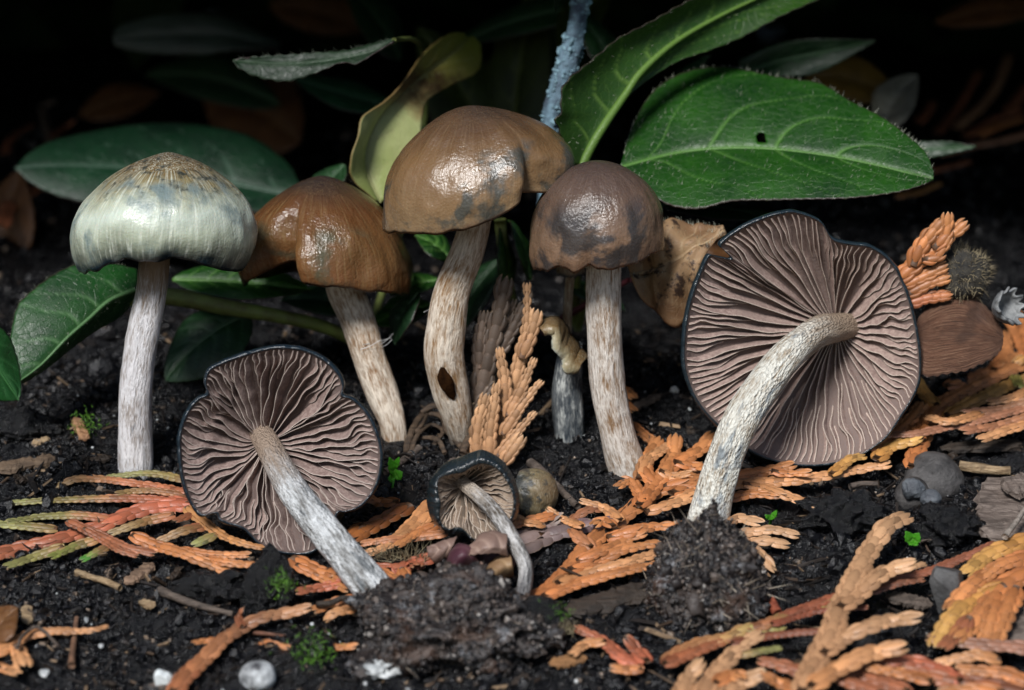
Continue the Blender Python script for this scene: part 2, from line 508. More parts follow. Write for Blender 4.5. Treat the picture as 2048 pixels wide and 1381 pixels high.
# ------------------------------------------------------------------ ground
def build_ground():
    xs = np.concatenate([np.linspace(-300, -24, 24), np.linspace(-23, -13.2, 50), np.arange(-13, 13.01, 0.065), np.linspace(13.2, 23, 50), np.linspace(24, 300, 24)])
    ys = np.concatenate([np.linspace(-300, -14, 24), np.arange(-12.5, 6, 0.065), np.linspace(6.1, 34, 200), np.linspace(36, 300, 30)])
    X, Y = np.meshgrid(xs, ys, indexing='ij')
    Z = ground_z(X, Y)
    fine = ((np.abs(X) < 14) & (Y > -13) & (Y < 8))
    cl = 1 - np.abs(noise3(X * 3.1, Y * 3.1, 2.0)); cl2 = fbm(X * 7, Y * 7, 5.0, 2)
    Z = Z + np.where(fine, 0.10 * (cl - 0.6) * (0.5 + noise3(X * .8, Y * .8, 7)) + 0.035 * cl2, 0)
    Z = np.where(Y > 40, np.minimum(Z, 5.7 + 0.3 * noise3(X * .1, Y * .1)), Z)
    V = np.stack([X, Y, Z], -1).reshape(-1, 3)
    F = grid_faces(len(xs), len(ys))[:, ::-1]
    o = part('ground', V, F, M_SOIL, None, loc=(0, 0, 0))
    o['kind'] = 'structure'; o['label'] = 'wet black soil of the flower bed'
build_ground()

def scatter_xy(n, y0, y1, wide=1.02):
    y = rng.uniform(y0, y1, n)
    half = (50 + y) / 50 * 10.24 * wide
    x = rng.uniform(-1, 1, n) * half
    return x, y

def soil_litter():
    Vs, Fs, cs, k = [], [], [], 0
    for n, s, sub, y0, y1 in [(42000, 0.030, 1, -11, 4), (15000, 0.052, 1, -11, 5), (2200, 0.10, 2, -11, 5), (4000, 0.10, 1, 4, 24)]:
        x, y = scatter_xy(n, y0, y1)
        keep = noise3(x * 0.7, y * 0.7, 3.3) > rng.uniform(-1.1, 0.4, n)
        x, y = x[keep], y[keep]
        sz = s * np.exp(rng.normal(0, 0.4, len(x)))
        z = ground_z(x, y) + sz * 0.25
        V, F, c = lumps(np.stack([x, y, z], 1), sz, sub, 0.28 if sub == 1 else 0.16)
        if sub == 2: c = c * 0.6
        Vs.append(V); Fs.append(F + k); cs.append(c); k += len(V)
    o = part('soil_crumbs', np.vstack(Vs), np.vstack(Fs), M_CRUMB, None, {'cv': np.concatenate(cs)}, smooth=False, loc=(0, 0, 0), kind='stuff')
    tag(o, 'wet black crumbs of soil covering the ground', 'soil')
    # fibres and splinters
    n = 4200
    x, y = scatter_xy(n, -11, 8)
    ln = 0.10 * np.exp(rng.normal(0, 0.6, n)); a = rng.uniform(0, np.pi, n); tl = rng.normal(0, 0.35, n)
    d = np.stack([np.cos(a) * np.cos(tl), np.sin(a) * np.cos(tl), np.sin(tl)], 1)
    s = unit(np.cross(d, rng.normal(size=(n, 3)))); q = np.cross(d, s)
    c = np.stack([x, y, ground_z(x, y) + 0.04 + 0.3 * np.abs(np.sin(tl)) * ln], 1)
    w = (0.012 + 0.12 * ln * rng.random(n))[:, None]; t = w * 0.5
    off = np.stack([d * ln[:, None] * sx + s * w * sy + q * t * sz for sx in (-1, 1) for sy in (-1, 1) for sz in (-1, 1)], 1)
    off *= 1 + 0.25 * rng.normal(size=(n, 8, 1))
    V = (c[:, None] + off).reshape(-1, 3)
    fb = np.array([[0, 1, 3, 2], [4, 6, 7, 5], [0, 4, 5, 1], [2, 3, 7, 6], [0, 2, 6, 4], [1, 5, 7, 3]])
    F = (fb[None] + (np.arange(n) * 8)[:, None, None]).reshape(-1, 4)
    o = part('soil_fibres', V, F, M_FIBRE, None, {'cv': np.repeat(rng.random(n) ** 1.5, 8)}, smooth=False, loc=(0, 0, 0), kind='stuff')
    tag(o, 'brown splinters and fibres strewn through the black soil', 'debris')
    x, y = scatter_xy(170, -10.5, 3)
    sz = 0.028 * np.exp(rng.normal(0, 0.5, 170))
    V, F, c = lumps(np.stack([x, y, ground_z(x, y) + 0.06], 1), sz, 1, 0.2)
    o = part('mineral_specks', V, F, M_WHITE, None, smooth=False, loc=(0, 0, 0), kind='stuff')
    tag(o, 'tiny white mineral specks scattered over the soil', 'specks')
soil_litter()

# ------------------------------------------------------------------ mushrooms
def periodic(ctrl, th):
    c = sorted((d % 360,) + tuple(r) for d, *r in ctrl)
    d = np.array([x[0] for x in c]); out = []
    for k in range(1, len(c[0])):
        y = np.array([x[k] for x in c])
        v = np.interp(th, np.concatenate([d - 360, d, d + 360]), np.tile(y, 3))
        ker = np.exp(-np.linspace(-2, 2, 9) ** 2); ker /= ker.sum()
        out.append(np.convolve(np.concatenate([v[-4:], v, v[:4]]), ker, 'valid'))
    return out

def standing_cap(parent, cx, v_apex, Y, ctrl, mat, psi=112, a=0.85, b=1.0, shift=0.0, creases=(), seed=0.0, lump=0.03, umbo=0.0):
    nth, nr, ni = 288, 48, 12
    th = np.linspace(0, 360, nth, endpoint=False)
    Rr, vr = periodic(ctrl, th)
    k = (50 + Y * math.cos(PITCH)) / 50
    Rr = Rr * k
    ct, st = np.cos(np.radians(th)), np.sin(np.radians(th))
    X0 = at(cx, v_apex, Y)[0]; zA = at(cx, v_apex, Y)[2]
    zr = np.array([at(cx, v, Y + r * s)[2] for v, r, s in zip(vr, Rr, st)])
    ps = np.radians(np.linspace(0, psi, nr))
    f = np.sin(ps) ** a; f[0] = 0
    g = ((1 - np.cos(ps)) / (1 - np.cos(ps[-1]))) ** b
    rad = Rr[:, None] * f[None]
    for deg, wl, wr, dep, g1 in creases:                     # a fold: steep on one side, easing out on the other
        dd = (th - deg + 180) % 360 - 180
        sh = np.where(dd < 0, np.exp(-np.abs(dd / wl) ** 1.5), np.exp(-np.abs(dd / wr) ** 1.5))
        rad = rad * (1 - dep * sh[:, None] * np.clip((g - g1) / (1 - g1), 0, 1)[None] ** 0.7)
    z = zA - (zA - zr)[:, None] * g[None]
    z = z + umbo * np.exp(-(f / 0.16) ** 2)[None] + 0.03 * noise3(ct * 7 + seed, st * 7, 1.0)[:, None] * g[None] ** 4
    rad = rad * (1 + lump * fbm(ct[:, None] * 1.6 + seed, st[:, None] * 1.6, g[None] * 2 + seed, 3)) + 0
    sx = shift * k * (1 - g)[None]
    x = X0 + sx + rad * ct[:, None]; y = Y + rad * st[:, None]
    V = np.stack([x, y, z], -1)
    # underside: tuck the margin in and run up to the stem
    q = np.linspace(0, 1, ni + 1)[1:]
    ri = (rad[:, -1:] - 0.05) * (1 - q[None] ** 1.1) + 0.05
    zi = z[:, -1:] + (0.05 + 0.62 * np.sin(q * np.pi / 2))[None] * (zA - zr)[:, None] * 0.75
    Vi = np.stack([X0 + ri * ct[:, None], Y + ri * st[:, None], zi], -1)
    VV = np.concatenate([V, Vi], 1)
    tt = np.concatenate([g ** 0.8, 1.02 + q * 0.98])
    n2 = nr + ni
    F = grid_faces(nth, n2, wrap_n=True)
    apx = np.concatenate([np.clip(f * 2.2, 0, 1), np.ones(ni)])[None]
    cs = np.stack([ct[:, None] * apx, st[:, None] * apx, np.broadcast_to(tt[None] * 1.5, (nth, n2))], -1).reshape(-1, 3)
    return part('cap', VV.reshape(-1, 3), F, mat, parent, {'ct': np.broadcast_to(tt[None], (nth, n2)).reshape(-1), 'cs': cs})

def stem(parent, uv, rad_px, Ys, mat, seed=0.0, n=90, noise=0.06, name='stem'):
    P = np.array([at(u, v, y) for (u, v), y in zip(uv, Ys)])
    r = np.array(rad_px) / 100 * (50 + np.array(Ys)) / 50
    V, F, A = tube(P, r, n, 36, noise, 3.0, seed=seed, rip=0.035)
    return part(name, V, F, mat, parent, A)

LEAN = unit(-UPV * 0.8 + np.array([-0.6, 0, 0]))
def gilled_cap(parent, c, Yc, rim_uv, Yr, capm, gillm, innm, ng=110, nfull=38, H=0.3, outer_uv=None, outer_dy=0.12, seed=1.0, wav=1.0, back=0.55, bow=1.8, lean=0.62):
    O = at(c[0], c[1], Yc)
    rim = catmull([at(u, v, Yr(u, v)) for u, v in rim_uv], 360, True)
    ax = np.linalg.svd(rim - rim.mean(0))[2][2]
    if np.dot(ax, -FWD) < 0: ax = -ax
    if outer_uv is None:
        o = rim - O; lat = o - np.outer(o @ ax, ax)
        out = rim + unit(lat) * 0.05 - ax * 0.05
    else:
        pc = np.mean(np.array(rim_uv), 0)
        out = catmull([at(u, v, Yr(u, v) + outer_dy) for u, v in outer_uv], 360, True)
        # align the two loops by direction from the centre
        def ang(P): d = P - rim.mean(0); return np.arctan2(d @ UPV, d[:, 0])
        a1, a2 = ang(rim), ang(out)
        order = np.argsort(a2)
        out = np.stack([np.interp(a1, a2[order], out[order, k], period=2 * np.pi) for k in range(3)], 1)
    np_ = 360
    def surf(p, s, loop=rim):
        i = np.asarray(p) % 1.0 * np_
        i0 = np.floor(i).astype(int) % np_; fr = (i - np.floor(i))[..., None]
        r = loop[i0] * (1 - fr) + loop[(i0 + 1) % np_] * fr
        d = r - O
        h = d @ ax
        return O + (d - h[..., None] * ax) * np.asarray(s)[..., None] + ax * (h * np.asarray(s) ** bow)[..., None]
    p = np.arange(np_) / np_
    rows, tv = [], []
    for s in np.linspace(0.05, 1, 12):
        rows.append(surf(p, np.full(np_, s))); tv.append(1.6)
    jit = 0.012 * fbm(np.cos(2 * np.pi * p) * 14, np.sin(2 * np.pi * p) * 14, seed, 2)[:, None]
    rows.append(rim + ax * (0.035 + jit)); tv.append(1.1)
    o = out - O; lat = unit(o - np.outer(o @ ax, ax))
    rows.append(rim * 0.5 + out * 0.5 + ax * (0.055 + jit * 1.5) + lat * 0.01); tv.append(1.0)
    rows.append(out + ax * 0.02 + lat * (0.02 + jit)); tv.append(0.98)
    for s in np.linspace(1, 0.0, 14):
        q = surf(p, np.full(np_, s), out)
        rows.append(q - ax * (0.04 + back * (1 - s ** 2.2)) + lat * 0.02 * s); tv.append(0.92 * s)
    V = np.stack(rows, 1); nr = V.shape[1]
    F = grid_faces(np_, nr, wrap_n=True)
    tt = np.broadcast_to(np.array(tv)[None], (np_, nr)).reshape(-1)
    cs = np.stack([np.broadcast_to(np.cos(2 * np.pi * p)[:, None], (np_, nr)), np.broadcast_to(np.sin(2 * np.pi * p)[:, None], (np_, nr)), np.broadcast_to(np.array(tv)[None], (np_, nr))], -1).reshape(-1, 3)
    cap = part('cap', V.reshape(-1, 3), F, capm, parent, {'ct': tt, 'cs': cs})
    # gills: full ones, half ones, short ones near the margin
    tier = []
    step = ng / nfull
    for i in range(ng):
        ph = (i % step) / step
        if ph < 1 / step: s0 = 0.10
        else: s0 = {0: 0.42, 1: 0.66, 2: 0.55}[int(ph * step) % 3] + rng.uniform(-0.1, 0.1)
        tier.append((i, s0))
    for i, s0 in tier:
        pi = (i + rng.uniform(-0.22, 0.22)) / ng
        ns = 26 if s0 < 0.3 else 18
        s = np.linspace(s0, 0.985, ns)
        cp, sp = np.cos(2 * np.pi * pi), np.sin(2 * np.pi * pi)
        field = noise3(cp * 3 + seed, sp * 3, s * 4.5 + seed) * 1.2 + 0.6 * noise3(cp * 8 + seed, sp * 8, s * 8)
        own = noise3(np.full(ns, i * 3.7), s * 11, seed)
        amp = wav / ng * np.clip(s * 1.2, 0.2, 1) * (1 - np.clip((s - 0.93) / 0.07, 0, 1))
        pb = pi + amp * (0.55 * field + 0.15 * own)
        pe = pi + amp * (0.95 * field + 0.40 * own)
        e = np.clip((s - s0) / (0.10 if s0 < 0.3 else 0.22), 0, 1)
        h = H * (0.35 + 0.65 * np.sin(np.clip(s, 0, 1) ** 0.9 * np.pi) ** 0.8) * (1 - 0.75 * np.clip((s - 0.8) / 0.2, 0, 1) ** 1.3) * (e ** 0.7 if s0 > 0.3 else 0.55 + 0.45 * e) * (0.9 + 0.15 * own) * (1.0 if s0 < 0.3 else 0.85)
        tang = unit(surf(pi + 0.004, s) - surf(pi - 0.004, s))
        sag = tang * np.tanh(3 * (tang @ LEAN))[:, None] * (lean * h * (0.75 + 0.5 * noise3(cp * 5 + seed, sp * 5, s * 3)))[:, None]
        Bp = surf(pb, s); Ep = surf(pe, s) + ax * h[:, None] + sag
        Mp = Bp * 0.45 + Ep * 0.55 + tang * (0.012 * own)[:, None]
        wb = np.clip(0.5 * s, 0.12, 0.4)[:, None] * 0.09
        cols = [Bp - tang * wb - ax * 0.02, Mp - tang * wb * 0.6, Ep - tang * 0.006, Ep + ax * 0.004, Ep + tang * 0.006, Mp + tang * wb * 0.6, Bp + tang * wb - ax * 0.02]
        V = np.stack(cols, 1).reshape(-1, 3)
        gh = np.tile([0, .55, .91, 1, .91, .55, 0], ns)
        part('gill', V, grid_faces(ns, 7), gillm, cap, {'gh': gh, 'gs': np.repeat(s, 7)})
    return cap

CEN = lambda u, v, Y: at(u, v, Y)

# 1 pale cap
m = thing('mushroom', 'standing mushroom with pale greenish white bell cap and straight whitish stem', 'mushroom', at(272, 945, -0.1), 'mushrooms')
standing_cap(m, 313, 308, -0.1, [(0, 1.79, 538), (335, 1.78, 546), (315, 1.76, 540), (290, 1.7, 520), (270, 1.72, 529), (250, 1.7, 524), (225, 1.76, 546), (200, 1.78, 550), (180, 1.79, 545), (90, 1.7, 500)],
             cap_mat('pale_cap', [(0.0, (.07, .040, .014)), (0.16, (.13, .08, .028)), (0.30, (.20, .165, .08)), (0.42, (.36, .38, .28)), (0.58, (.47, .53, .45)), (0.78, (.36, .40, .30)), (0.92, (.14, .16, .12))],
                     blotch=(.12, .17, .18), bl=(0.50, 0.66), blotch_t=(0.18, 0.32), streak=0.75, streak_col=(.66, .70, .60), rim=(.008, .018, .026), rim_t=(0.88, 1.0), rough=(0.22, 0.45), seed=2.0, spots=1.7, spot_t=(0.32, 0.5), spot_col=(.02, .03, .03), bumpy=0.35),
             psi=114, a=1.30, b=1.0, shift=0.22, seed=1.0, creases=((283, 6, 9, 0.05, 0.55), (248, 12, 12, 0.04, 0.6), (218, 8, 8, -0.03, 0.6), (310, 10, 10, -0.03, .6)), umbo=0.03, lump=0.045)
stem(m, [(316, 470), (308, 535), (300, 600), (283, 690), (272, 780), (270, 860), (272, 945), (272, 1030)], [30, 31, 31, 32, 33, 34, 34, 30], [-.1, -.1, -.1, -.1, -.1, -.1, -.1, -.1],
     stem_mat('pale_stem', pale=(.66, .65, .66), brown=(.24, .19, .15), blue=(.16, .20, .25), blue_lo=0.60, base_t=(0.82, 0.98), base_col=(.03, .07, .10), top_t=(0.08, 0.3), top_col=(.24, .17, .11), bal=0.43, seed=1.0), 1.0)

# 2 split brown cap
m = thing('mushroom', 'glossy brown mushroom with split lobed cap on a leaning stem', 'mushroom', at(792, 905, 1.0), 'mushrooms')
standing_cap(m, 655, 352, 2.2, [(0, 1.74, 588), (340, 1.74, 592), (320, 1.72, 590), (300, 1.7, 585), (285, 1.7, 578), (268, 1.7, 572), (255, 1.7, 566), (246, 1.72, 535), (236, 1.75, 530), (222, 1.8, 548), (205, 1.8, 568), (185, 1.78, 572), (160, 1.75, 560), (90, 1.6, 530)],
             cap_mat('split_cap', [(0.0, (.028, .020, .020)), (0.15, (.050, .027, .018)), (0.42, (.105, .044, .016)), (0.7, (.135, .066, .024)), (0.95, (.14, .058, .02))],
                     blotch=(.07, .072, .045), bl=(0.46, 0.62), streak=0.25, streak_col=(.33, .25, .12), rim=(.05, .028, .016), rim_t=(0.94, 1.05), rough=(0.09, 0.24), seed=5.0, bumpy=0.6, blotch_t=(0.45, 0.6)),
             psi=104, a=1.3, b=0.95, shift=-0.12, seed=4.0, creases=((247, 24, 4, 0.36, 0.10), (262, 11, 16, -0.09, 0.2), (205, 16, 16, -0.06, .3), (300, 14, 14, 0.04, 0.6)), lump=0.065)
stem(m, [(680, 520), (690, 580), (715, 640), (740, 720), (770, 800), (788, 860), (796, 985)], [36, 36, 35, 33, 31, 27, 24], [2.2, 2.1, 1.9, 1.6, 1.3, 1.1, 1.0],
     stem_mat('brown_white_stem', pale=(.66, .58, .48), brown=(.22, .115, .045), blue=(.05, .04, .035), blue_lo=0.66, base_t=(0.75, 1.0), base_col=(.07, .055, .035), bal=0.47, seed=3.0), 3.0)

# 3 tall ochre cap
m = thing('mushroom', 'tallest mushroom with wide ochre brown cap and crooked stem with a dark hole', 'mushroom', at(925, 895, 0.9), 'mushrooms')
standing_cap(m, 930, 212, 0.5, [(180, 1.68, 462), (200, 1.68, 464), (220, 1.7, 470), (250, 1.72, 474), (270, 1.75, 462), (290, 1.8, 440), (303, 1.95, 412), (312, 1.85, 388), (320, 2.0, 390), (333, 2.05, 386), (348, 2.15, 352), (5, 2.14, 335), (30, 1.9, 332), (90, 1.6, 400), (150, 1.65, 450)],
             cap_mat('ochre_cap', [(0.0, (.045, .030, .024)), (0.22, (.085, .047, .024)), (0.5, (.145, .082, .036)), (0.8, (.19, .115, .056)), (1.0, (.23, .155, .085))],
                     blotch=(.04, .05, .048), bl=(0.50, 0.60), streak=0.18, streak_col=(.36, .26, .15), rim=(.10, .06, .035), rim_t=(0.96, 1.04), rough=(0.18, 0.36), seed=9.0, bumpy=0.42, blotch_t=(0.35, 0.55)),
             psi=100, a=1.12, b=0.95, shift=0.10, seed=8.0, creases=((313, 4, 14, 0.20, 0.35), (306, 8, 4, -0.04, .5)), lump=0.055)
ms = stem(m, [(962, 380), (950, 445), (932, 510), (905, 580), (893, 650), (888, 710), (900, 775), (915, 830), (925, 885), (928, 930)], [30, 30, 33, 36, 38, 40, 38, 32, 24, 22], [.5, .5, .5, .5, .5, .5, .6, .7, .9, 1.0],
     stem_mat('ochre_white_stem', pale=(.66, .58, .48), brown=(.26, .145, .06), blue=(.12, .12, .12), blue_lo=0.66, base_t=(0.82, 0.95), base_col=(.10, .09, .08), bal=0.46, seed=7.0), 7.0)
# bored hole: a raised oval lump, the shade inside the hole put into its colour
def wound(parent, pts, w, mat, name='painted_hole'):
    P = catmull([at(u, v, y) for u, v, y in pts], 18)
    t = np.linspace(0, 1, 18); ww = w * np.sin(np.pi * np.clip(t, 0.03, 0.97)) ** 0.6 * (1 + 0.25 * noise3(t * 7, 0.0, 3.0))
    V, F, A = tube(P, np.maximum(ww, 0.012), 18, 14, 0.25, 6.0, flat=0.35)
    part(name, V, F, mat, parent, A)
wound(m, [(884, 732, 0.12), (888, 755, 0.11), (897, 778, 0.13), (908, 800, 0.25)], 0.125, plain_mat('hole_shade_brown', (.030, .013, .005), (.006, .003, .002), 5, 1.0, 0.9, spec=0.0))

# 4 grey brown cap
m = thing('mushroom', 'grey brown mushroom with dome cap, wavy rim and upright stem', 'mushroom', at(1262, 950, -0.2), 'mushrooms')
standing_cap(m, 1198, 322, -0.2, [(180, 1.36, 538), (205, 1.36, 540), (218, 1.38, 546), (232, 1.36, 536), (248, 1.38, 550), (260, 1.34, 532), (275, 1.38, 546), (288, 1.35, 538), (305, 1.36, 528), (325, 1.36, 512), (345, 1.37, 502), (0, 1.38, 498), (90, 1.3, 480)],
             cap_mat('grey_cap', [(0.0, (.045, .032, .030)), (0.3, (.085, .055, .042)), (0.6, (.14, .088, .058)), (0.85, (.18, .11, .068)), (1.0, (.13, .075, .045))],
                     blotch=(.025, .027, .03), bl=(0.50, 0.60), streak=0.22, streak_col=(.26, .19, .14), rim=(.06, .035, .022), rim_t=(0.95, 1.05), rough=(0.18, 0.36), seed=13.0, bumpy=0.5, blotch_t=(0.3, 0.6)),
             psi=106, a=1.05, b=0.98, shift=-0.03, seed=12.5, creases=((232, 6, 6, 0.05, 0.6), (260, 6, 6, 0.06, 0.6), (288, 5, 5, 0.04, 0.65)), lump=0.05)
stem(m, [(1208, 470), (1208, 540), (1207, 620), (1212, 720), (1220, 800), (1238, 880), (1260, 950), (1275, 1025)], [34, 34, 35, 35, 35, 36, 38, 34], [-.2] * 8,
     stem_mat('white_brown_stem', pale=(.66, .61, .55), brown=(.24, .145, .075), blue=(.13, .14, .15), blue_lo=0.66, base_t=(0.85, 1.0), base_col=(.20, .20, .20), bal=0.45, seed=11.0), 11.0)

# 5 big gilled cap, right
GI = plain_mat('gill_flesh', (.10, .065, .055), (.06, .038, .034), 6, 0.85, 0.3)
m = thing('mushroom', 'large upturned mushroom showing brown gills, thick bent stem pulled with a soil plug', 'mushroom', on(1415, 1045), 'mushrooms')
RIM5 = [(1595, 427), (1640, 445), (1665, 480), (1700, 490), (1740, 496), (1780, 525), (1805, 570), (1824, 630), (1836, 700), (1837, 750), (1825, 790), (1800, 830), (1768, 875), (1720, 908), (1670, 924), (1610, 929),
        (1550, 920), (1500, 898), (1450, 860), (1410, 820), (1385, 780), (1370, 730), (1370, 680), (1376, 630), (1386, 590), (1400, 552), (1418, 514), (1432, 514), (1466, 520), (1452, 503), (1442, 490), (1480, 460), (1530, 437), (1570, 427)]
gilled_cap(m, (1672, 655), 1.15, RIM5, lambda u, v: -0.1 + (680 - v) * 0.0010 - (1600 - u) * 0.0006,
           cap_mat('big_cap', [(0, (.2, .12, .05)), (0.6, (.22, .15, .08)), (0.85, (.10, .09, .06)), (1, (.02, .03, .035))], rim=(.010, .018, .024), rim_t=(0.8, 0.95), rough=(0.15, 0.3), seed=21.0, inner=(.16, .115, .10)),
           gill_mat('big_gill', (.37, .275, .235), (.62, .53, .45), 1.0, dark=(.23, .16, .14)), GI, ng=116, nfull=40, H=0.22, seed=3.0, wav=0.7)
stem(m, [(1700, 652), (1672, 656), (1630, 668), (1580, 706), (1532, 765), (1490, 825), (1460, 890), (1435, 965), (1415, 1045), (1408, 1075)], [27, 28, 31, 33, 36, 37, 37, 38, 42, 40], [1.2, 0.7, 0.0, -.7, -1.2, -1.6, -1.9, -2.1, -2.3, -2.4],
     stem_mat('bent_stem', pale=(.68, .67, .60), brown=(.26, .18, .10), blue=(.16, .21, .25), blue_lo=0.56, base_t=(0.9, 1.1), base_col=(.6, .6, .58), top_t=(0.12, 0.42), top_col=(.33, .25, .18), bal=0.42, seed=15.0, scaly=0.8), 15.0, 110)

# 6 gilled cap, left
m = thing('mushroom', 'upturned mushroom with lobed dark-rimmed gills whose stem runs into the crumbly soil clump', 'mushroom', on(755, 1195), 'mushrooms')
RIM6 = [(560, 697), (605, 702), (645, 720), (674, 748), (684, 772), (682, 792), (704, 800), (732, 828), (752, 870), (760, 910), (756, 950), (742, 985), (716, 1012), (690, 1022), (672, 1024), (662, 1060), (630, 1098), (590, 1106), (548, 1098),
        (518, 1084), (488, 1055), (455, 1044), (440, 1036), (434, 1024), (405, 1028), (384, 1004), (368, 960), (362, 915), (362, 870), (376, 828), (398, 800), (418, 790), (412, 768), (420, 742), (450, 726), (490, 712), (525, 702)]
gilled_cap(m, (533, 888), -2.0, RIM6, lambda u, v: -3.0 + (890 - v) * 0.0016 + (u - 560) * 0.0004,
           cap_mat('lobed_cap', [(0, (.2, .13, .06)), (0.6, (.22, .17, .09)), (0.85, (.12, .12, .08)), (1, (.02, .03, .04))], rim=(.008, .015, .022), rim_t=(0.8, 0.95), rough=(0.12, 0.28), seed=25.0, inner=(.12, .085, .075)),
           gill_mat('dark_gill', (.30, .225, .20), (.50, .43, .38), 4.0, dark=(.18, .125, .11)), GI, ng=104, nfull=40, H=0.26, seed=8.0, wav=1.1)
stem(m, [(520, 865), (537, 895), (558, 935), (594, 992), (642, 1052), (692, 1112), (738, 1168), (785, 1232)], [24, 26, 28, 31, 34, 37, 40, 40], [-1.9, -2.5, -3.1, -3.7, -4.2, -4.7, -5.1, -5.3],
     stem_mat('lobed_stem', pale=(.58, .60, .61), brown=(.13, .125, .115), blue=(.05, .062, .07), blue_lo=0.52, base_t=(0.92, 1.1), base_col=(.15, .16, .18), top_t=(0.15, 0.45), top_col=(.33, .25, .19), bal=0.44, seed=19.0, scaly=0.8), 19.0, 100)

# 7 small gilled cap
m = thing('mushroom', 'small mushroom with pale tan gills inside a thick blue black rim', 'mushroom', on(1044, 1190), 'mushrooms')
RIM7 = R(8, [(655, 165), (720, 140), (790, 128), (850, 92), (910, 78), (985, 105), (1035, 165), (1070, 230), (1084, 300), (1070, 380), (1030, 430), (975, 480), (905, 512), (850, 508), (790, 452), (750, 445), (715, 455), (672, 425), (656, 370), (664, 310), (648, 240)])
OUT7 = R(8, [(618, 165), (690, 85), (780, 48), (850, 18), (910, 8), (1000, 55), (1062, 130), (1098, 215), (1112, 290), (1100, 375), (1055, 432), (985, 492), (910, 526), (845, 524), (790, 478), (745, 492), (695, 475), (640, 425), (602, 360), (592, 290), (598, 220)])
gilled_cap(m, R(8, [(800, 198)])[0], -2.7, RIM7, lambda u, v: -3.6 + (990 - v) * 0.001,
           cap_mat('small_cap', [(0, (.16, .11, .05)), (0.8, (.085, .075, .038)), (0.95, (.045, .048, .032)), (1, (.012, .02, .026))], rim=(.011, .016, .019), rim_t=(0.88, 0.99), rough=(0.10, 0.24), seed=29.0, inner=(.13, .10, .075)),
           gill_mat('tan_gill', (.33, .255, .19), (.52, .45, .38), 7.0, dark=(.22, .16, .12)), GI, ng=62, nfull=26, H=0.15, outer_uv=OUT7, outer_dy=0.22, seed=11.0, wav=0.9, back=0.7)
stem(m, R(8, [(775, 175), (805, 202), (880, 262), (955, 335), (1015, 410), (1075, 510), (1128, 610), (1152, 690), (1145, 780), (1125, 850)]), [13, 14, 15, 16, 16, 16, 15, 15, 15, 14], [-2.7, -3.0, -3.5, -3.9, -4.2, -4.5, -4.8, -5.0, -5.2, -5.4],
     stem_mat('small_stem', pale=(.52, .51, .50), brown=(.085, .068, .05), blue=(.05, .05, .05), blue_lo=0.5, base_t=(0.8, 1.0), base_col=(.07, .07, .075), top_t=(0.15, 0.4), top_col=(.45, .38, .31), bal=0.48, seed=23.0, scaly=0.6), 23.0, 80)

# 8 button cap lying behind the small one
def button():
    c = on(1064, 1000, 0.4) + np.array([0, 0.2, 0.05])
    m = thing('mushroom', 'small pitted olive button cap lying half hidden behind the small gilled mushroom', 'mushroom', c - np.array([0, 0, .5]), 'mushrooms')
    b, f = ico(5)
    V = b.copy()
    V = V * (1 + 0.04 * fbm(b[:, 0] * 1.5, b[:, 1] * 1.5, b[:, 2] * 1.5, 3)[:, None])
    pit = noise3(b[:, 0] * 5, b[:, 1] * 5, b[:, 2] * 5); V = V * (1 - 0.05 * np.clip(pit - 0.35, 0, 1) * 2)[:, None]
    axis = unit([0.75, -0.35, 0.25])
    h = V @ axis
    V = V - np.outer(np.where(h < -0.15, (h + 0.15) * 0.9, 0), axis)       # flattened underside
    V = V * np.array([0.52, 0.5, 0.52])
    t = np.clip((1 - b @ axis) / 1.3, 0, 1.0)
    part('cap', c + V, f, cap_mat('button_cap', [(0, (.15, .10, .05)), (0.5, (.15, .12, .065)), (0.8, (.08, .075, .05)), (1, (.02, .025, .028))], blotch=(.02, .026, .03), bl=(0.5, 0.62), rough=(0.2, 0.4), seed=33.0, spots=0.9, bscale=2.0),
         m, {'ct': t, 'cs': b})
    V, F, A = tube([c - axis * 0.05, c - axis * 0.3, c - axis * 0.62 - np.array([0, 0, .15])], [.13, .12, .11], 14, 14)
    part('stem', V, F, stem_mat('button_stem', seed=31.0), m, A)
button()

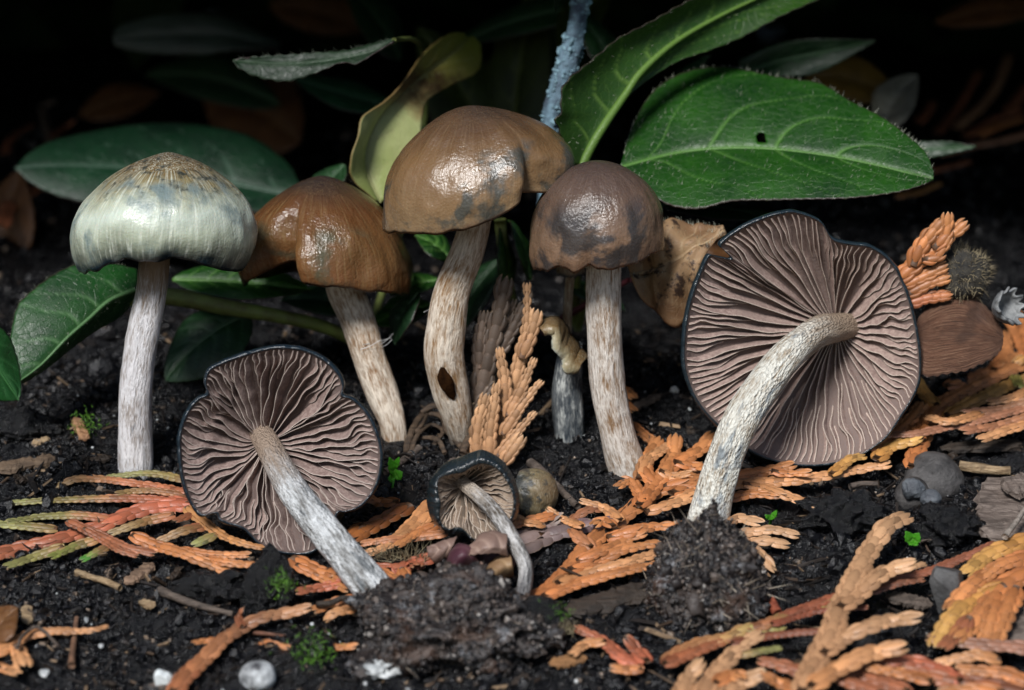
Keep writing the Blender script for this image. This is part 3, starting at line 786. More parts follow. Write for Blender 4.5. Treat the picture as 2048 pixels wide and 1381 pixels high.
# 9 broken stump with a torn flap of cap
def stump():
    Y = 1.1
    m = thing('mushroom', 'broken mushroom stump with blue black streaked stem and torn cap flap', 'mushroom', at(1140, 890, Y), 'mushrooms')
    stem(m, R(5, [(1440, 690), (1432, 800), (1425, 900), (1420, 1000), (1425, 1130), (1432, 1250), (1440, 1330)]), [24, 27, 29, 31, 32, 30, 27], [Y] * 7,
         stem_mat('stump_stem', pale=(.50, .52, .50), brown=(.03, .04, .05), blue=(.012, .022, .035), blue_lo=0.42, base_t=(2, 3), bal=0.5, seed=37.0), 37.0, 60)
    top = [at(u, v, y) for (u, v), y in zip(R(5, [(1262, 612), (1300, 575), (1350, 570), (1400, 600), (1440, 660), (1485, 730), (1512, 800)]), [.6, .75, .9, 1, 1, .95, .85])]
    low = [at(u, v, y) for (u, v), y in zip(R(5, [(1275, 628), (1320, 640), (1350, 690), (1370, 740), (1385, 790), (1420, 830), (1470, 830)]), [.4, .3, .3, .35, .4, .45, .55])]
    A, B = catmull(top, 40), catmull(low, 40)
    c = np.linspace(0, 1, 12)[None, :, None]
    V = A[:, None] * (1 - c) + B[:, None] * c
    V[..., 1] -= 0.22 * np.sin(np.pi * c[..., 0]); V += 0.05 * fbm(V[..., 0:1] * 4, V[..., 2:3] * 4, 2.0, 3)
    tt = np.broadcast_to(np.linspace(0.1, 0.98, 12)[None], (40, 12)).reshape(-1)
    o = part('cap_flap', V.reshape(-1, 3), grid_faces(40, 12), cap_mat('flap', [(0, (.12, .075, .035)), (0.6, (.15, .095, .04)), (0.85, (.30, .26, .16)), (1, (.42, .42, .34))], rim=(.35, .37, .32), rim_t=(0.9, 1.0), seed=41.0, bl=(.6, .7)),
             m, {'ct': tt, 'cs': V.reshape(-1, 3)}, label='torn brown flap of cap with pale ragged edge')
    s = o.modifiers.new('thick', 'SOLIDIFY'); s.thickness = 0.09
stump()

def thin_stalk():
    m = thing('thin_mushroom', 'thin pale stalk rising behind the grey brown mushroom cap', 'mushroom', at(1137, 665, 2.6), 'mushrooms')
    stem(m, R(5, [(1440, 200), (1435, 300), (1425, 420), (1420, 520), (1418, 700)]), [9, 9, 9, 9, 9], [2.6] * 5, stem_mat('thin_stem', pale=(.5, .42, .3), brown=(.2, .12, .06), seed=43.0), 43.0, 40)
    standing_cap(m, 1142, 500, 2.6, [(0, .28, 552), (90, .28, 540), (180, .28, 552), (270, .28, 556)], cap_mat('thin_cap', [(0, (.1, .06, .03)), (1, (.16, .1, .05))], seed=44.0), psi=100)
thin_stalk()

# ------------------------------------------------------------------ leaves
def leaf(name, U, M, L, mat, parent=None, n=64, m=12, arch=0.15, veins=5, vdepth=0.03, teeth=0.01, thick=0.028, hair=0, hairlen=0.06, curl=0.0,
         label=None, rib=0.05, vslope=0.27, hole=None, hair_mat=None, ripple=0.03, seed=0.0):
    """U, M, L: upper edge, midrib and lower edge as (u, v, depth) lists running from base to tip"""
    A, C, B = [catmull([at(*q) for q in e], n) for e in (U, M, L)]
    s = np.linspace(0, 1, n)
    c = np.linspace(-1, 1, 2 * m + 1)
    T = unit(np.gradient(C, axis=0))
    V = np.zeros((n, 2 * m + 1, 3)); vein = np.zeros((n, 2 * m + 1))
    Nn = np.zeros((n, 3))
    side = unit(A - B + 1e-6 * np.random.RandomState(1).randn(n, 3))
    Nn = unit(np.cross(T, side))
    if (Nn[n // 2] @ (CAM - C[n // 2])) < 0: Nn = -Nn
    for j, cc in enumerate(c):
        E = A if cc > 0 else B
        k = abs(cc)
        w = np.linalg.norm(E - C, axis=1)
        te = teeth * np.sin(s * n * 1.35 + seed) * (k > 0.97)
        P = C * (1 - k) + E * k + unit(E - C) * te[:, None]
        z = arch * w * 4 * k * (1 - k) * 0.6
        if curl: z = z + curl * w * k ** 3
        V[:, j] = P
        best = np.exp(-(w * k / (0.045 + 0.03 * (1 - s))) ** 2) * (1.0 if rib else 0.0)
        puff = np.zeros(n)
        for q in range(veins):
            sk = (q + 0.35) / veins * 0.82
            sv = sk + (vslope + 0.04 * np.sin(q * 2.1)) * k ** 1.15 + 0.012 * math.sin(k * 9 + q)
            d = np.abs(s - sv) * np.linalg.norm(C[-1] - C[0])
            best = np.maximum(best, np.exp(-(d / (0.035 * (1.25 - k))) ** 2) * 0.9 * (1 - 0.5 * k))
        vein[:, j] = best
        z = z - vdepth * best * (1 if vdepth > 0 else 1) + ripple * noise3(s * 6 + seed, k * 2 * np.sign(cc) + seed, 2.0) * (0.3 + k)
        V[:, j] += Nn * z[:, None]
    F = grid_faces(n, 2 * m + 1)
    lc = np.broadcast_to(np.abs(c)[None], vein.shape).reshape(-1); ls = np.broadcast_to(s[:, None], vein.shape).reshape(-1)
    VV = V.reshape(-1, 3)
    if hole is not None:
        h3 = at(*hole[:3]); r = hole[3]
        uv = lambda P: P - CAM
        d = unit(VV - CAM); hd = unit(h3 - CAM)
        dist = np.linalg.norm(d - hd, axis=1) * 51
        keep = dist[F].min(1) > r
        F = F[keep]
    o = part(name, VV, F, mat, parent, {'vein': vein.reshape(-1), 'lc': lc, 'ls': ls, 'lv': np.stack([ls, np.broadcast_to(c[None], vein.shape).reshape(-1), 0 * ls], 1)}, label=label, loc=(C[0] if parent is None else None))
    md = o.modifiers.new('thick', 'SOLIDIFY'); md.thickness = thick; md.offset = 0
    if rib:
        V2, F2, A2 = tube(C - Nn * (0.012 if vdepth > 0 else -0.02), np.linspace(rib, rib * 0.25, n), n, 10)
        part('midrib', V2, F2, mat, o, {'vein': np.ones(len(V2)), 'lc': np.zeros(len(V2)), 'ls': A2['sl']})
    if hair:
        i = rng.integers(2, n - 2, hair); j = rng.integers(1, 2 * m, hair)
        edge = rng.random(hair) < 0.25; j = np.where(edge, np.where(rng.random(hair) < 0.75, 2 * m, 0), j)
        b = V[i, j] * (1 - (q := rng.random((hair, 1)) * 0.9)) + V[np.minimum(i + 1, n - 1), j] * q
        hairs(b, unit(Nn[i] + 0.5 * T[i] + np.where(edge, 1, 0)[:, None] * unit(A - C)[i] * 0.8 + 0.3 * rng.normal(size=(hair, 3))), hairlen, 0.0062, hair_mat or M_HAIR, o)
    return o

def hairs(base, d, ln, r, mat, parent, name='hairs', jitter=0.4, droop=0.0):
    k = len(base)
    ln = ln * (1 + jitter * rng.normal(size=(k, 1))).clip(0.4, 2)
    a = unit(np.cross(d, rng.normal(size=(k, 3)))); b = np.cross(d, a)
    ring = np.stack([base + r * (a * math.cos(t) + b * math.sin(t)) for t in (0, 2.1, 4.2)], 1)
    tip = (base + d * ln + np.array([0, 0, -1]) * droop * ln)[:, None]
    V = np.concatenate([ring, tip], 1).reshape(-1, 3)
    f = np.array([[0, 1, 3], [1, 2, 3], [2, 0, 3]])
    F = (f[None] + (np.arange(k) * 4)[:, None, None]).reshape(-1, 3)
    o = part(name, V, F, mat, parent, smooth=False, loc=(0, 0, 0))
    o['kind'] = 'stuff'
    return o

def yz(uv, Y0, Y1):
    n = len(uv)
    return [(u, v, Y0 + (Y1 - Y0) * i / (n - 1)) for i, (u, v) in enumerate(uv)]

def quick_leaf(name, base, tip, wpx, Y0, Y1, mat, parent=None, bend=0.15, tilt=1.2, skew=0.5, **kw):
    b, t = np.array(base, float), np.array(tip, float)
    d = t - b; nrm = np.array([-d[1], d[0]]) / np.hypot(*d)
    if nrm[1] > 0: nrm = -nrm
    ss = [0, .1, .3, .5, .7, .9, 1]; ws = [.06, .5, .9, 1, .8, .35, .02]
    U, M, L = [], [], []
    for s, w in zip(ss, ws):
        p = b + d * s + nrm * bend * np.hypot(*d) * 4 * s * (1 - s) * 0.5
        Y = Y0 + (Y1 - Y0) * s
        M.append((p[0], p[1], Y))
        U.append((*(p + nrm * wpx * w * skew), Y + tilt * w * 0.5)); L.append((*(p - nrm * wpx * w * (1 - skew)), Y - tilt * w * 0.5))
    return leaf(name, U, M, L, mat, parent, **kw)

GREEN = leaf_mat('green_leaf', (.014, .072, .005), (.11, .25, .05), dark=(.004, .030, .004), trans=.12)
GREEN_UNDER = leaf_mat('green_leaf_under', (.026, .080, .009), (.15, .27, .05), dark=(.014, .046, .007), edge=(.02, .008, .010))
GREEN_DARK = leaf_mat('dark_green_leaf', (.009, .040, .010), (.045, .10, .045), dark=(.004, .018, .007), trans=0.12)
OLIVE = leaf_mat('olive_leaf', (.036, .055, .007), (.10, .13, .03), dark=(.013, .024, .004))
STALK = plain_mat('green_stalk', (.15, .20, .05), (.09, .09, .03), 2.0, 0.5, 0.3)
REDSTALK = plain_mat('red_stalk', (.11, .02, .03), (.05, .012, .014), 2.0, 0.45, 0.3)

def stalk(parent, pts, rpx, mat, name='stalk', n=24):
    P = np.array([at(*p) for p in pts])
    r = np.full(len(P), rpx / 100.0) if np.isscalar(rpx) else np.array(rpx) / 100.0
    V, F, A = tube(P, r, n, 12, 0.05)
    return part(name, V, F, mat, parent, A)

# right plant
rp = thing('leafy_plant', 'green hairy-leaved plant growing behind the row of standing mushrooms', 'plant', at(1150, 640, 5.0))
leaf('leaf', [(1245, 322, 3.2), (1262, 262, 4.2), (1300, 190, 5.2), (1360, 148, 5.7), (1440, 135, 5.8), (1560, 157, 5.3), (1640, 167, 4.8), (1700, 202, 4.2), (1760, 234, 3.5), (1810, 270, 2.9), (1850, 306, 2.3), (1867, 345, 1.8)],
     [(1240, 335, 3.0), (1348, 307, 3.4), (1440, 297, 3.4), (1545, 298, 3.2), (1660, 312, 2.7), (1760, 332, 2.2), (1840, 353, 1.8), (1867, 358, 1.7)],
     [(1245, 345, 2.8), (1290, 380, 2.2), (1340, 410, 1.8), (1400, 418, 1.6), (1465, 403, 1.6), (1560, 400, 1.5), (1690, 398, 1.3), (1790, 386, 1.3), (1845, 371, 1.4), (1867, 360, 1.6)],
     GREEN, rp, n=150, m=40, arch=0.10, veins=4, vslope=0.42, vdepth=0.05, hair=800, hairlen=0.085, label='broad bright green hairy leaf with a small bite hole', hole=(1522, 278, 3.4, 0.075), thick=0.03, rib=0.04)
leaf('leaf', [(1152, 330, 2.4), (1132, 294, 2.2), (1118, 258, 2.0), (1112, 240, 1.9), (1124, 224, 2.0), (1123, 185, 2.1), (1139, 157, 2.3), (1169, 133, 2.6), (1204, 102, 2.9), (1238, 75, 3.2), (1300, 45, 3.6), (1380, 0, 4.2), (1480, -40, 5)],
     [(1162, 332, 2.6), (1183, 290, 2.7), (1210, 246, 2.9), (1248, 191, 3.3), (1282, 143, 3.6), (1350, 84, 4.2), (1440, 32, 4.9), (1540, -15, 5.6)],
     [(1172, 328, 2.6), (1197, 283, 2.8), (1231, 222, 3.1), (1262, 188, 3.5), (1305, 154, 3.9), (1360, 122, 4.3), (1420, 102, 4.7), (1485, 75, 5.0), (1567, 31, 5.4), (1632, 2, 5.8), (1690, -30, 6.2)],
     GREEN_UNDER, rp, n=90, m=16, arch=-0.18, veins=6, vdepth=-0.035, rib=0.10, hair=200, hairlen=0.05, label='long green leaf seen from below with a thick pale midrib', teeth=0.03)
leaf('leaf', yz([(1480, 120), (1540, 92), (1620, 78), (1751, 80)], 10, 9), yz([(1480, 150), (1560, 122), (1650, 103), (1751, 82)], 10, 9), yz([(1500, 165), (1560, 155), (1640, 145), (1751, 84)], 9.5, 9), GREEN_DARK, rp, m=8, arch=.1)
leaf('leaf', yz([(1700, 320), (1800, 290), (1880, 283), (1950, 291)], 8, 7.2), yz([(1700, 335), (1800, 305), (1880, 298), (1952, 293)], 7.8, 7.2), yz([(1700, 350), (1800, 325), (1880, 313), (1950, 296)], 7.6, 7.2), GREEN_DARK, rp, m=8)
quick_leaf('leaf', (1255, 345), (1420, 110), 70, 5.5, 8.5, GREEN_DARK, rp, bend=0.1)
quick_leaf('leaf', (1320, 410), (1560, 440), 40, 4.2, 3.6, GREEN_DARK, rp, bend=0.05)
for a in [((1010, 400), (835, 55), 170, 12, 14, OLIVE), ((1035, 380), (1085, -40), 130, 12, 14, OLIVE), ((1085, 330), (985, 50), 100, 13, 15, GREEN_DARK),
          ((1215, 15), (905, 95), 60, 11, 13, GREEN_DARK), ((1120, 110), (1230, -40), 80, 10, 12, OLIVE), ((800, 120), (690, -30), 80, 15, 17, GREEN_DARK),
          ((1240, 180), (1150, 20), 60, 9, 10, GREEN_DARK), ((930, 470), (820, 240), 70, 7, 9, GREEN_DARK)]:
    quick_leaf('leaf', *a[:5], a[5], rp, bend=0.12)
for a in [((1010, 600), (1000, 450), 34, 3.2, 3.6, GREEN_UNDER), ((1060, 560), (1020, 440), 26, 3.6, 3.8, GREEN), ((905, 520), (830, 470), 46, 3.4, 3.6, GREEN), ((880, 560), (780, 590), 40, 3.8, 3.8, GREEN),
          ((1090, 640), (940, 640), 40, 4.5, 4.5, GREEN_DARK), ((860, 610), (745, 650), 60, 4.2, 3.9, GREEN), ((1000, 520), (890, 690), 70, 4.5, 4.0, GREEN_DARK), ((1130, 570), (1250, 620), 40, 4.5, 4.5, GREEN_DARK),
          ((740, 620), (560, 600), 60, 4.2, 4.4, GREEN_DARK)]:
    quick_leaf('leaf', *a[:5], a[5], rp, bend=0.1, m=7, n=36, veins=4)
quick_leaf('leaf', (838, 585), (790, 690), 44, 2.4, 2.2, GREEN_DARK, rp, bend=0.2, n=40, m=8, label='small shiny dark blue green leaf hanging between two stems')
stalk(rp, [(1240, 335, 3.0), (1210, 440, 3.6), (1180, 560, 4.4), (1155, 660, 5.0)], [7, 7, 8, 9], STALK)
stalk(rp, [(1162, 332, 2.6), (1160, 430, 3.4), (1155, 540, 4.2), (1150, 650, 5.0)], [9, 8, 8, 9], STALK)
stalk(rp, [(1000, 440, 3.6), (1010, 520, 3.7), (1030, 620, 4.2), (1060, 690, 4.6)], [13, 12, 9, 8], STALK)
stalk(rp, [(1260, 560, 3.2), (1180, 605, 3.6), (1120, 640, 4.0), (1085, 665, 4.2)], [6, 7, 8, 8], REDSTALK)

# left plant
lp = thing('leafy_plant', 'dark green plant with spreading leaves behind the pale capped mushroom', 'plant', at(720, 700, 4.0))
leaf('leaf', [(600, 372, 10), (570, 320, 11), (490, 268, 11.6), (380, 249, 12), (250, 252, 11.6), (130, 276, 10.8), (70, 300, 10), (30, 334, 9.4)],
     [(600, 395, 9.8), (450, 366, 10.2), (300, 342, 10.2), (150, 331, 9.8), (30, 336, 9.4)],
     [(600, 405, 9.6), (520, 422, 9.2), (400, 425, 9), (250, 415, 9), (140, 400, 9.1), (70, 372, 9.2), (30, 338, 9.4)],
     leaf_mat('blue_green_leaf', (.008, .045, .018), (.07, .13, .09), dark=(.004, .02, .010)), lp, n=70, m=14, arch=.12, label='broad dark green leaf spreading behind the pale cap')
leaf('leaf', yz(R(4, [(800, 260), (640, 225), (440, 235), (300, 300), (180, 390), (100, 480), (60, 650), (10, 850), (0, 960)]), 2.6, 0.2),
     yz(R(4, [(790, 380), (640, 445), (520, 550), (390, 665), (240, 820), (90, 930), (0, 975)]), 2.0, -0.2),
     yz(R(4, [(790, 440), (700, 540), (560, 620), (410, 730), (260, 850), (100, 945), (0, 985)]), 2.6, 0.2),
     leaf_mat('mid_green_leaf', (.012, .075, .012), (.12, .25, .10), dark=(.006, .038, .009)), lp, n=80, m=16, arch=.10, veins=5, hair=700, hairlen=0.075, vdepth=.045, label='green hairy leaf folding down beside the pale stem')
quick_leaf('leaf', (-90, 620), (38, 800), 150, -3.4, -3.2, leaf_mat('edge_leaf', (.014, .10, .018), (.06, .2, .06)), lp, bend=0.02, skew=0.35)
stalk(lp, [(255, 600, 2.4), (342, 594, 2.6), (444, 614, 2.8), (547, 631, 3.0), (650, 655, 3.3), (720, 690, 3.8)], [14, 18, 17, 15, 14, 12], STALK)
quick_leaf('leaf', (345, 560), (622, 580), 75, 3.6, 3.4, GREEN, lp, bend=0.03, skew=0.55, label='green leaf blade tucked below the split brown cap')
quick_leaf('leaf', (500, 625), (330, 762), 130, 3.8, 3.3, GREEN_DARK, lp, bend=0.15, skew=0.4)
leaf('leaf', yz([(790, 78), (745, 86), (700, 99), (649, 106), (581, 109), (512, 114), (466, 119)], 4.4, 4.0), yz([(790, 82), (740, 104), (650, 122), (560, 128), (466, 121)], 4.2, 4),
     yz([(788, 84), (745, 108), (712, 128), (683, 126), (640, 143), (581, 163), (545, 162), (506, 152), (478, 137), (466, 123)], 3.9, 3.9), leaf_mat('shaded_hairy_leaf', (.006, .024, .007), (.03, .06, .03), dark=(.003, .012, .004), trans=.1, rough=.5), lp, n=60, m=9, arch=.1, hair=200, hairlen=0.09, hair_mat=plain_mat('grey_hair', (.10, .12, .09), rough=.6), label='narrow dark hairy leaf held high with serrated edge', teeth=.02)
leaf('leaf', yz([(560, 85), (480, 42), (420, 27), (320, 30), (240, 52), (225, 76)], 17, 16), yz([(560, 92), (450, 70), (330, 70), (225, 78)], 16.5, 16), yz([(560, 97), (460, 102), (400, 111), (300, 108), (238, 96), (225, 80)], 16, 16),
     leaf_mat('grey_green_leaf', (.035, .055, .042), (.07, .09, .08), trans=.1), lp, m=8)
quick_leaf('leaf', (800, 215), (585, 155), 60, 11, 12, leaf_mat('deep_green_leaf', (.008, .050, .020), (.04, .1, .05)), lp, bend=-0.05)
quick_leaf('leaf', (560, 210), (290, 150), 90, 19, 21, GREEN_DARK, lp)
quick_leaf('leaf', (690, 330), (620, 440), 60, 5, 5, GREEN_DARK, lp)
stalk(lp, [(788, 80, 4.2), (830, 82, 6.0), (850, 130, 9.0), (840, 300, 10.0), (760, 600, 6.0), (720, 690, 4.6)], [5, 5, 6, 7, 8, 8], STALK)
stalk(lp, [(600, 395, 9.8), (650, 480, 8.2), (690, 600, 5.2), (720, 700, 4.2)], [6, 7, 8, 8], STALK)

# dry and fallen leaves
YB = leaf_mat('yellowing_leaf', (.3, .33, .07), (.40, .40, .18), stops=[(0.0, (.28, .34, .10)), (0.3, (.46, .50, .22)), (0.45, (.30, .22, .09)), (0.56, (.10, .055, .025)), (0.7, (.28, .26, .06)), (1.0, (.20, .24, .03))], edge=(.2, .13, .05))
o = leaf('yellow_leaf', [(*p, y) for p, y in zip(R(2, [(290, 1190), (140, 1070), (112, 950), (150, 790), (165, 690), (290, 605), (430, 455), (560, 300), (690, 215), (800, 200)]), [3.6, 3.4, 3.3, 3.4, 3.6, 4.2, 5.2, 6.4, 7.4, 8.2])],
     [(*p, y) for p, y in zip(R(2, [(320, 1190), (245, 1000), (250, 830), (330, 670), (450, 540), (620, 400), (760, 300), (830, 225)]), [3.8, 4.0, 4.2, 4.6, 5.4, 6.6, 7.6, 8.4])],
     [(*p, y) for p, y in zip(R(2, [(380, 1150), (470, 960), (505, 800), (520, 680), (560, 580), (700, 500), (850, 430), (885, 290), (850, 215)]), [4.0, 4.6, 5.0, 5.4, 6.0, 7.0, 7.8, 8.4, 8.6])],
     YB, None, n=80, m=14, arch=.25, veins=6, curl=0.25, thick=0.035)
tag(o, 'curled yellow green leaf with browned middle rising behind the tall ochre cap', 'leaf')
DRY = leaf_mat('dry_leaf', (.36, .23, .12), (.42, .30, .17), dark=(.12, .055, .022), trans=.1, rough=.6, patches=((.035, .018, .010), 2.4, .54), edge=(.12, .06, .03))
o = leaf('dry_leaf', [(*p, 1.7) for p in [(1262, 545), (1290, 505), (1320, 468), (1352, 441), (1385, 448), (1420, 462), (1450, 458)]],
     [(*p, y) for p, y in zip([(1262, 552), (1310, 540), (1355, 520), (1400, 492), (1450, 462)], [1.4, 1.2, 1.0, 1.0, 1.2])],
     [(*p, y) for p, y in zip([(1265, 560), (1278, 590), (1305, 615), (1345, 655), (1372, 630), (1388, 570), (1410, 510), (1450, 466)], [1.2, .8, .6, .4, .4, .6, .8, 1.2])],
     DRY, None, n=60, m=18, arch=.40, ripple=.26, hair=260, hairlen=.09, vdepth=.04)
tag(o, 'crumpled tan dry leaf between the grey brown cap and the large gills', 'leaf')
def fibre_leaf_mat(name, a, b, c):
    n = NB(name); lv = n.attr('lv', 'Vector')
    sk = n.node('ShaderNodeMapping'); n.put(sk.inputs['Vector'], lv); sk.inputs['Rotation'].default_value = (0, 0, .22); sk.inputs['Scale'].default_value = (2.2, 26, 1)
    f = n.noise(sk.outputs[0], 1.6, 5, .7); g = n.noise(n.obj(), 1.5, 4)
    col = n.ramp(f, [(.32, a), (.5, b), (.7, c)])
    col = n.mix(n.math('MULTIPLY', n.step(g, .5, .7), .6), col, a)
    n.set(Base_Color=col, Roughness=.6, Normal=n.bump(f, 1.0, .07))
    return n.m
BRACT = fibre_leaf_mat('brown_bract', (.035, .016, .010), (.13, .058, .032), (.27, .16, .10))
def bract():
    o = leaf('dry_bract', [(*p, y) for p, y in zip(R(6, [(1430, 560), (1500, 450), (1640, 390), (1760, 420), (1850, 515), (1905, 600), (1922, 660)]), [.9, 1.2, 1.4, 1.3, 1.0, .8, .7])],
         [(*p, .6) for p in R(6, [(1410, 650), (1550, 640), (1750, 640), (1922, 670)])],
         [(*p, y) for p, y in zip(R(6, [(1420, 800), (1470, 880), (1660, 862), (1760, 830), (1850, 790), (1905, 740), (1920, 680)]), [.3, .1, .0, 0, .1, .3, .6])],
         BRACT, None, n=60, m=20, arch=.25, veins=0, ripple=.06, rib=0, thick=.05, teeth=.02)
    tag(o, 'brown fibrous fan shaped bract leaning beside the large gilled cap', 'bract')
bract()
BRN = leaf_mat('brown_leaf', (.16, .07, .025), (.20, .10, .04), dark=(.07, .03, .012), trans=.15, edge=(.1, .05, .02))
for uvb, uvt, w, Y0, Y1, lab in [((600, 285), (400, 160), 190, 20, 23, 'dark orange brown leaf standing behind the spreading dark green leaf'),
                                 ((160, 230), (320, 190), 70, 22, 23, 'dull brown leaf lying in the dark below the grey green leaf'),
                                 ((540, 10), (740, 60), 90, 24, 26, 'dim reddish brown leaf high among the shaded litter'),
                                 ((10, 560), (40, 340), 110, 13, 14, 'brown leaf fragment propped beside the pale cap'),
                                 ((-30, 1290), (35, 1215), 70, -6.4, -6, 'brown leaf corner lying by the pale cedar twig'),
                                 ((1870, 45), (2100, 20), 60, 19, 20, 'long dim brown leaf lying above the far cedar spray')]:
    o = quick_leaf('dead_leaf', uvb, uvt, w, Y0, Y1, BRN, None, bend=.1, m=8, n=40)
    tag(o, lab, 'leaf')
o = quick_leaf('dead_leaf', (1610, 150), (1800, 200), 90, 14, 14, leaf_mat('ochre_leaf', (.22, .13, .02), (.2, .12, .03), dark=(.09, .05, .01)), None, m=8, n=40); tag(o, 'ochre yellow leaf peeping out above the broad hairy leaf', 'leaf')
o = quick_leaf('dead_leaf', (1760, 262), (1835, 150), 85, 11, 12.5, leaf_mat('grey_leaf', (.25, .25, .19), (.3, .3, .25), dark=(.07, .07, .06), trans=.1), None, m=8, n=40); tag(o, 'pale grey withered leaf behind the broad hairy leaf', 'leaf')
o = quick_leaf('dead_leaf', (1310, 470), (1470, 560), 120, 2.8, 2.2, BRN, None, m=8, n=40); tag(o, 'brown leaf in shadow behind the crumpled tan leaf', 'leaf')

# ------------------------------------------------------------------ cedar sprays
def scale_mesh(kind):
    na, nb = 7, 5
    a = np.linspace(0, 1, na)[:, None]; b = np.linspace(-1, 1, nb)[None]
    if kind == 'facial':
        w = 0.29 * np.sin(np.pi * np.clip(a * 0.86 + 0.14, 0, 1)) ** 0.8 + 0.01
        x = -0.55 + 1.55 * a + 0 * b; y = w * b; z = 0.13 * (1 - np.abs(b) ** 2.2) * np.sin(np.pi * (a * 0.8 + 0.15)) + 0.09 + 0.03 * a
    else:
        w = 0.21 * np.sin(np.pi * np.clip(a * 0.88 + 0.12, 0, 1)) ** 0.7 + 0.01
        x = -0.5 + 1.45 * a + 0 * b; y = 0.20 + 0.22 * np.sin(np.pi * a ** 1.2 * 0.78) + w * b; z = 0.21 * (1 - np.abs(b) ** 2.0) * np.sin(np.pi * (a * 0.82 + 0.12)) ** .6 - 0.07 + 0.03 * a
    V = np.stack([x, y, z + 0 * x], -1).reshape(-1, 3)
    sa = np.maximum(np.broadcast_to(a, (na, nb)), np.broadcast_to(np.abs(b) ** 3 * .93, (na, nb))).reshape(-1)
    F = grid_faces(na, nb)
    return V, F, sa
SM = {}
for kind in ('facial', 'lateral'):
    V, F, sa = scale_mesh(kind)
    SM[kind] = (V, F, sa)
    me = mesh_data('scale_' + kind, V, F, {'sa': sa}); me.materials.append(M_SCALE)
    SM[kind + '_me'] = me

def col_at(cols, t):
    n = len(cols) - 1
    i = min(int(t * n), n - 1); f = t * n - i
    return tuple(cols[i][k] * (1 - f) + cols[i + 1][k] * f for k in range(3))

N_SCALES = 0
def branchlet(root, P, w0, w1, cols, up, single=True, jit=0.18):
    """a flattened twiglet: core plus overlapping scale leaves"""
    global N_SCALES
    L = np.linalg.norm(np.diff(P, axis=0), axis=1).sum()
    nn = max(3, int(L / ((w0 + w1) / 2 * 0.78)))
    Q = catmull(P, nn * 2 + 1)
    T, B, N = frames(Q, up)
    for i in range(len(Q)):                                   # keep the flat face towards 'up'
        b = unit(np.cross(up, T[i])); N[i] = unit(np.cross(T[i], b)); B[i] = b
    tw = np.linspace(0, 1, len(Q))
    V, F, A = tube(Q, np.interp(tw, [0, 1], [w0 * .30, w1 * .28]), len(Q), 8, up=up, flat=0.5)
    Vj, Fj, cj, sj, kk = [V], list(F), [np.tile((.10, .045, .02), (len(V), 1))], [np.zeros(len(V))], len(V)
    if single:
        core = part('branchlet', V, F, M_CORE, root)
    o0 = org(root)
    for i in range(1, len(Q)):
        t = tw[i]; w = w0 * (1 - t) + w1 * t
        kinds = (('facial', 1),) if i % 2 == 0 else (('lateral', 1), ('lateral', -1))
        if i == len(Q) - 1: kinds = (('facial', 1), ('lateral', 1), ('lateral', -1))
        for kind, sgn in kinds:
            c = col_at(cols, min(1, max(0, t + rng.normal(0, 0.05))))
            j = 1 + rng.normal(0, jit)
            c = tuple(max(0.004, x * j) for x in c)
            s = w * (1 + rng.normal(0, 0.06))
            Mx = np.stack([T[i] * s * 0.92, B[i] * s * sgn, N[i] * s], 1)
            if single:
                ob = bpy.data.objects.new('scale', SM[kind + '_me'])
                SC.objects.link(ob); ob.parent = core
                M4 = np.eye(4); M4[:3, :3] = Mx; M4[:3, 3] = Q[i] - o0
                ob.matrix_local = Matrix(M4.tolist())
                ob.color = (*c, 1)
                N_SCALES += 1
            else:
                Vs, Fs, sa = SM[kind]
                Vj.append(Vs @ Mx.T + Q[i]); Fj.append((Fs if sgn > 0 else Fs[:, ::-1]) + kk); cj.append(np.tile(c, (len(Vs), 1))); sj.append(sa); kk += len(Vs)
    if not single:
        part('branchlet', np.vstack(Vj), Fj, M_SCALEJ, root, {'col': np.vstack(cj), 'sa': np.concatenate(sj)})

ORANGE = [(.38, .135, .045), (.42, .175, .065)]
SALMON = [(.38, .105, .055), (.30, .10, .05), (.16, .12, .04), (.17, .17, .055)]
OLIVEB = [(.22, .13, .05), (.17, .155, .05), (.20, .20, .07)]
TAN = [(.38, .20, .10), (.44, .255, .135)]
YELLOW = [(.42, .19, .05), (.46, .26, .08)]
REDBR = [(.22, .075, .035), (.26, .095, .045)]
GREYB = [(.085, .062, .048), (.12, .09, .07)]
PALEO = [(.43, .19, .075), (.46, .235, .11)]

def spray(label, reg, branches, h=0.22, up=None, Y=None, single=True, group=None, name='cedar_spray'):
    """branches: (points, start width, end width, colours[, h or depth]) in the region's own pixels; the first point is the base"""
    up = np.array([0, -0.35, 0.94]) if up is None else np.asarray(up, float)
    first = R(reg, branches[0][0])[0]
    loc = at(*first, Y) if Y is not None else on(*first, 0)
    root = thing(name, label, 'cedar spray', loc, group or 'fallen cedar sprays')
    for k, br in enumerate(branches):
        pts, w0, w1, cols = br[:4]
        hh = br[4] if len(br) > 4 else h + 0.015 * k
        px = R(reg, pts)
        if Y is not None:
            yy = br[4] if len(br) > 4 else Y
            P = np.array([at(u, v, yy - 0.02 * k) for u, v in px])
        else:
            P = np.array([on(u, v, hh + 0.05 * math.sin(3 * q + k)) for q, (u, v) in enumerate(px)])
        s = REG[reg][2] * 100
        kz = 1.0
        branchlet(root, P, w0 / s * 1.14, w1 / s * 1.14, cols, up, single)
    return root

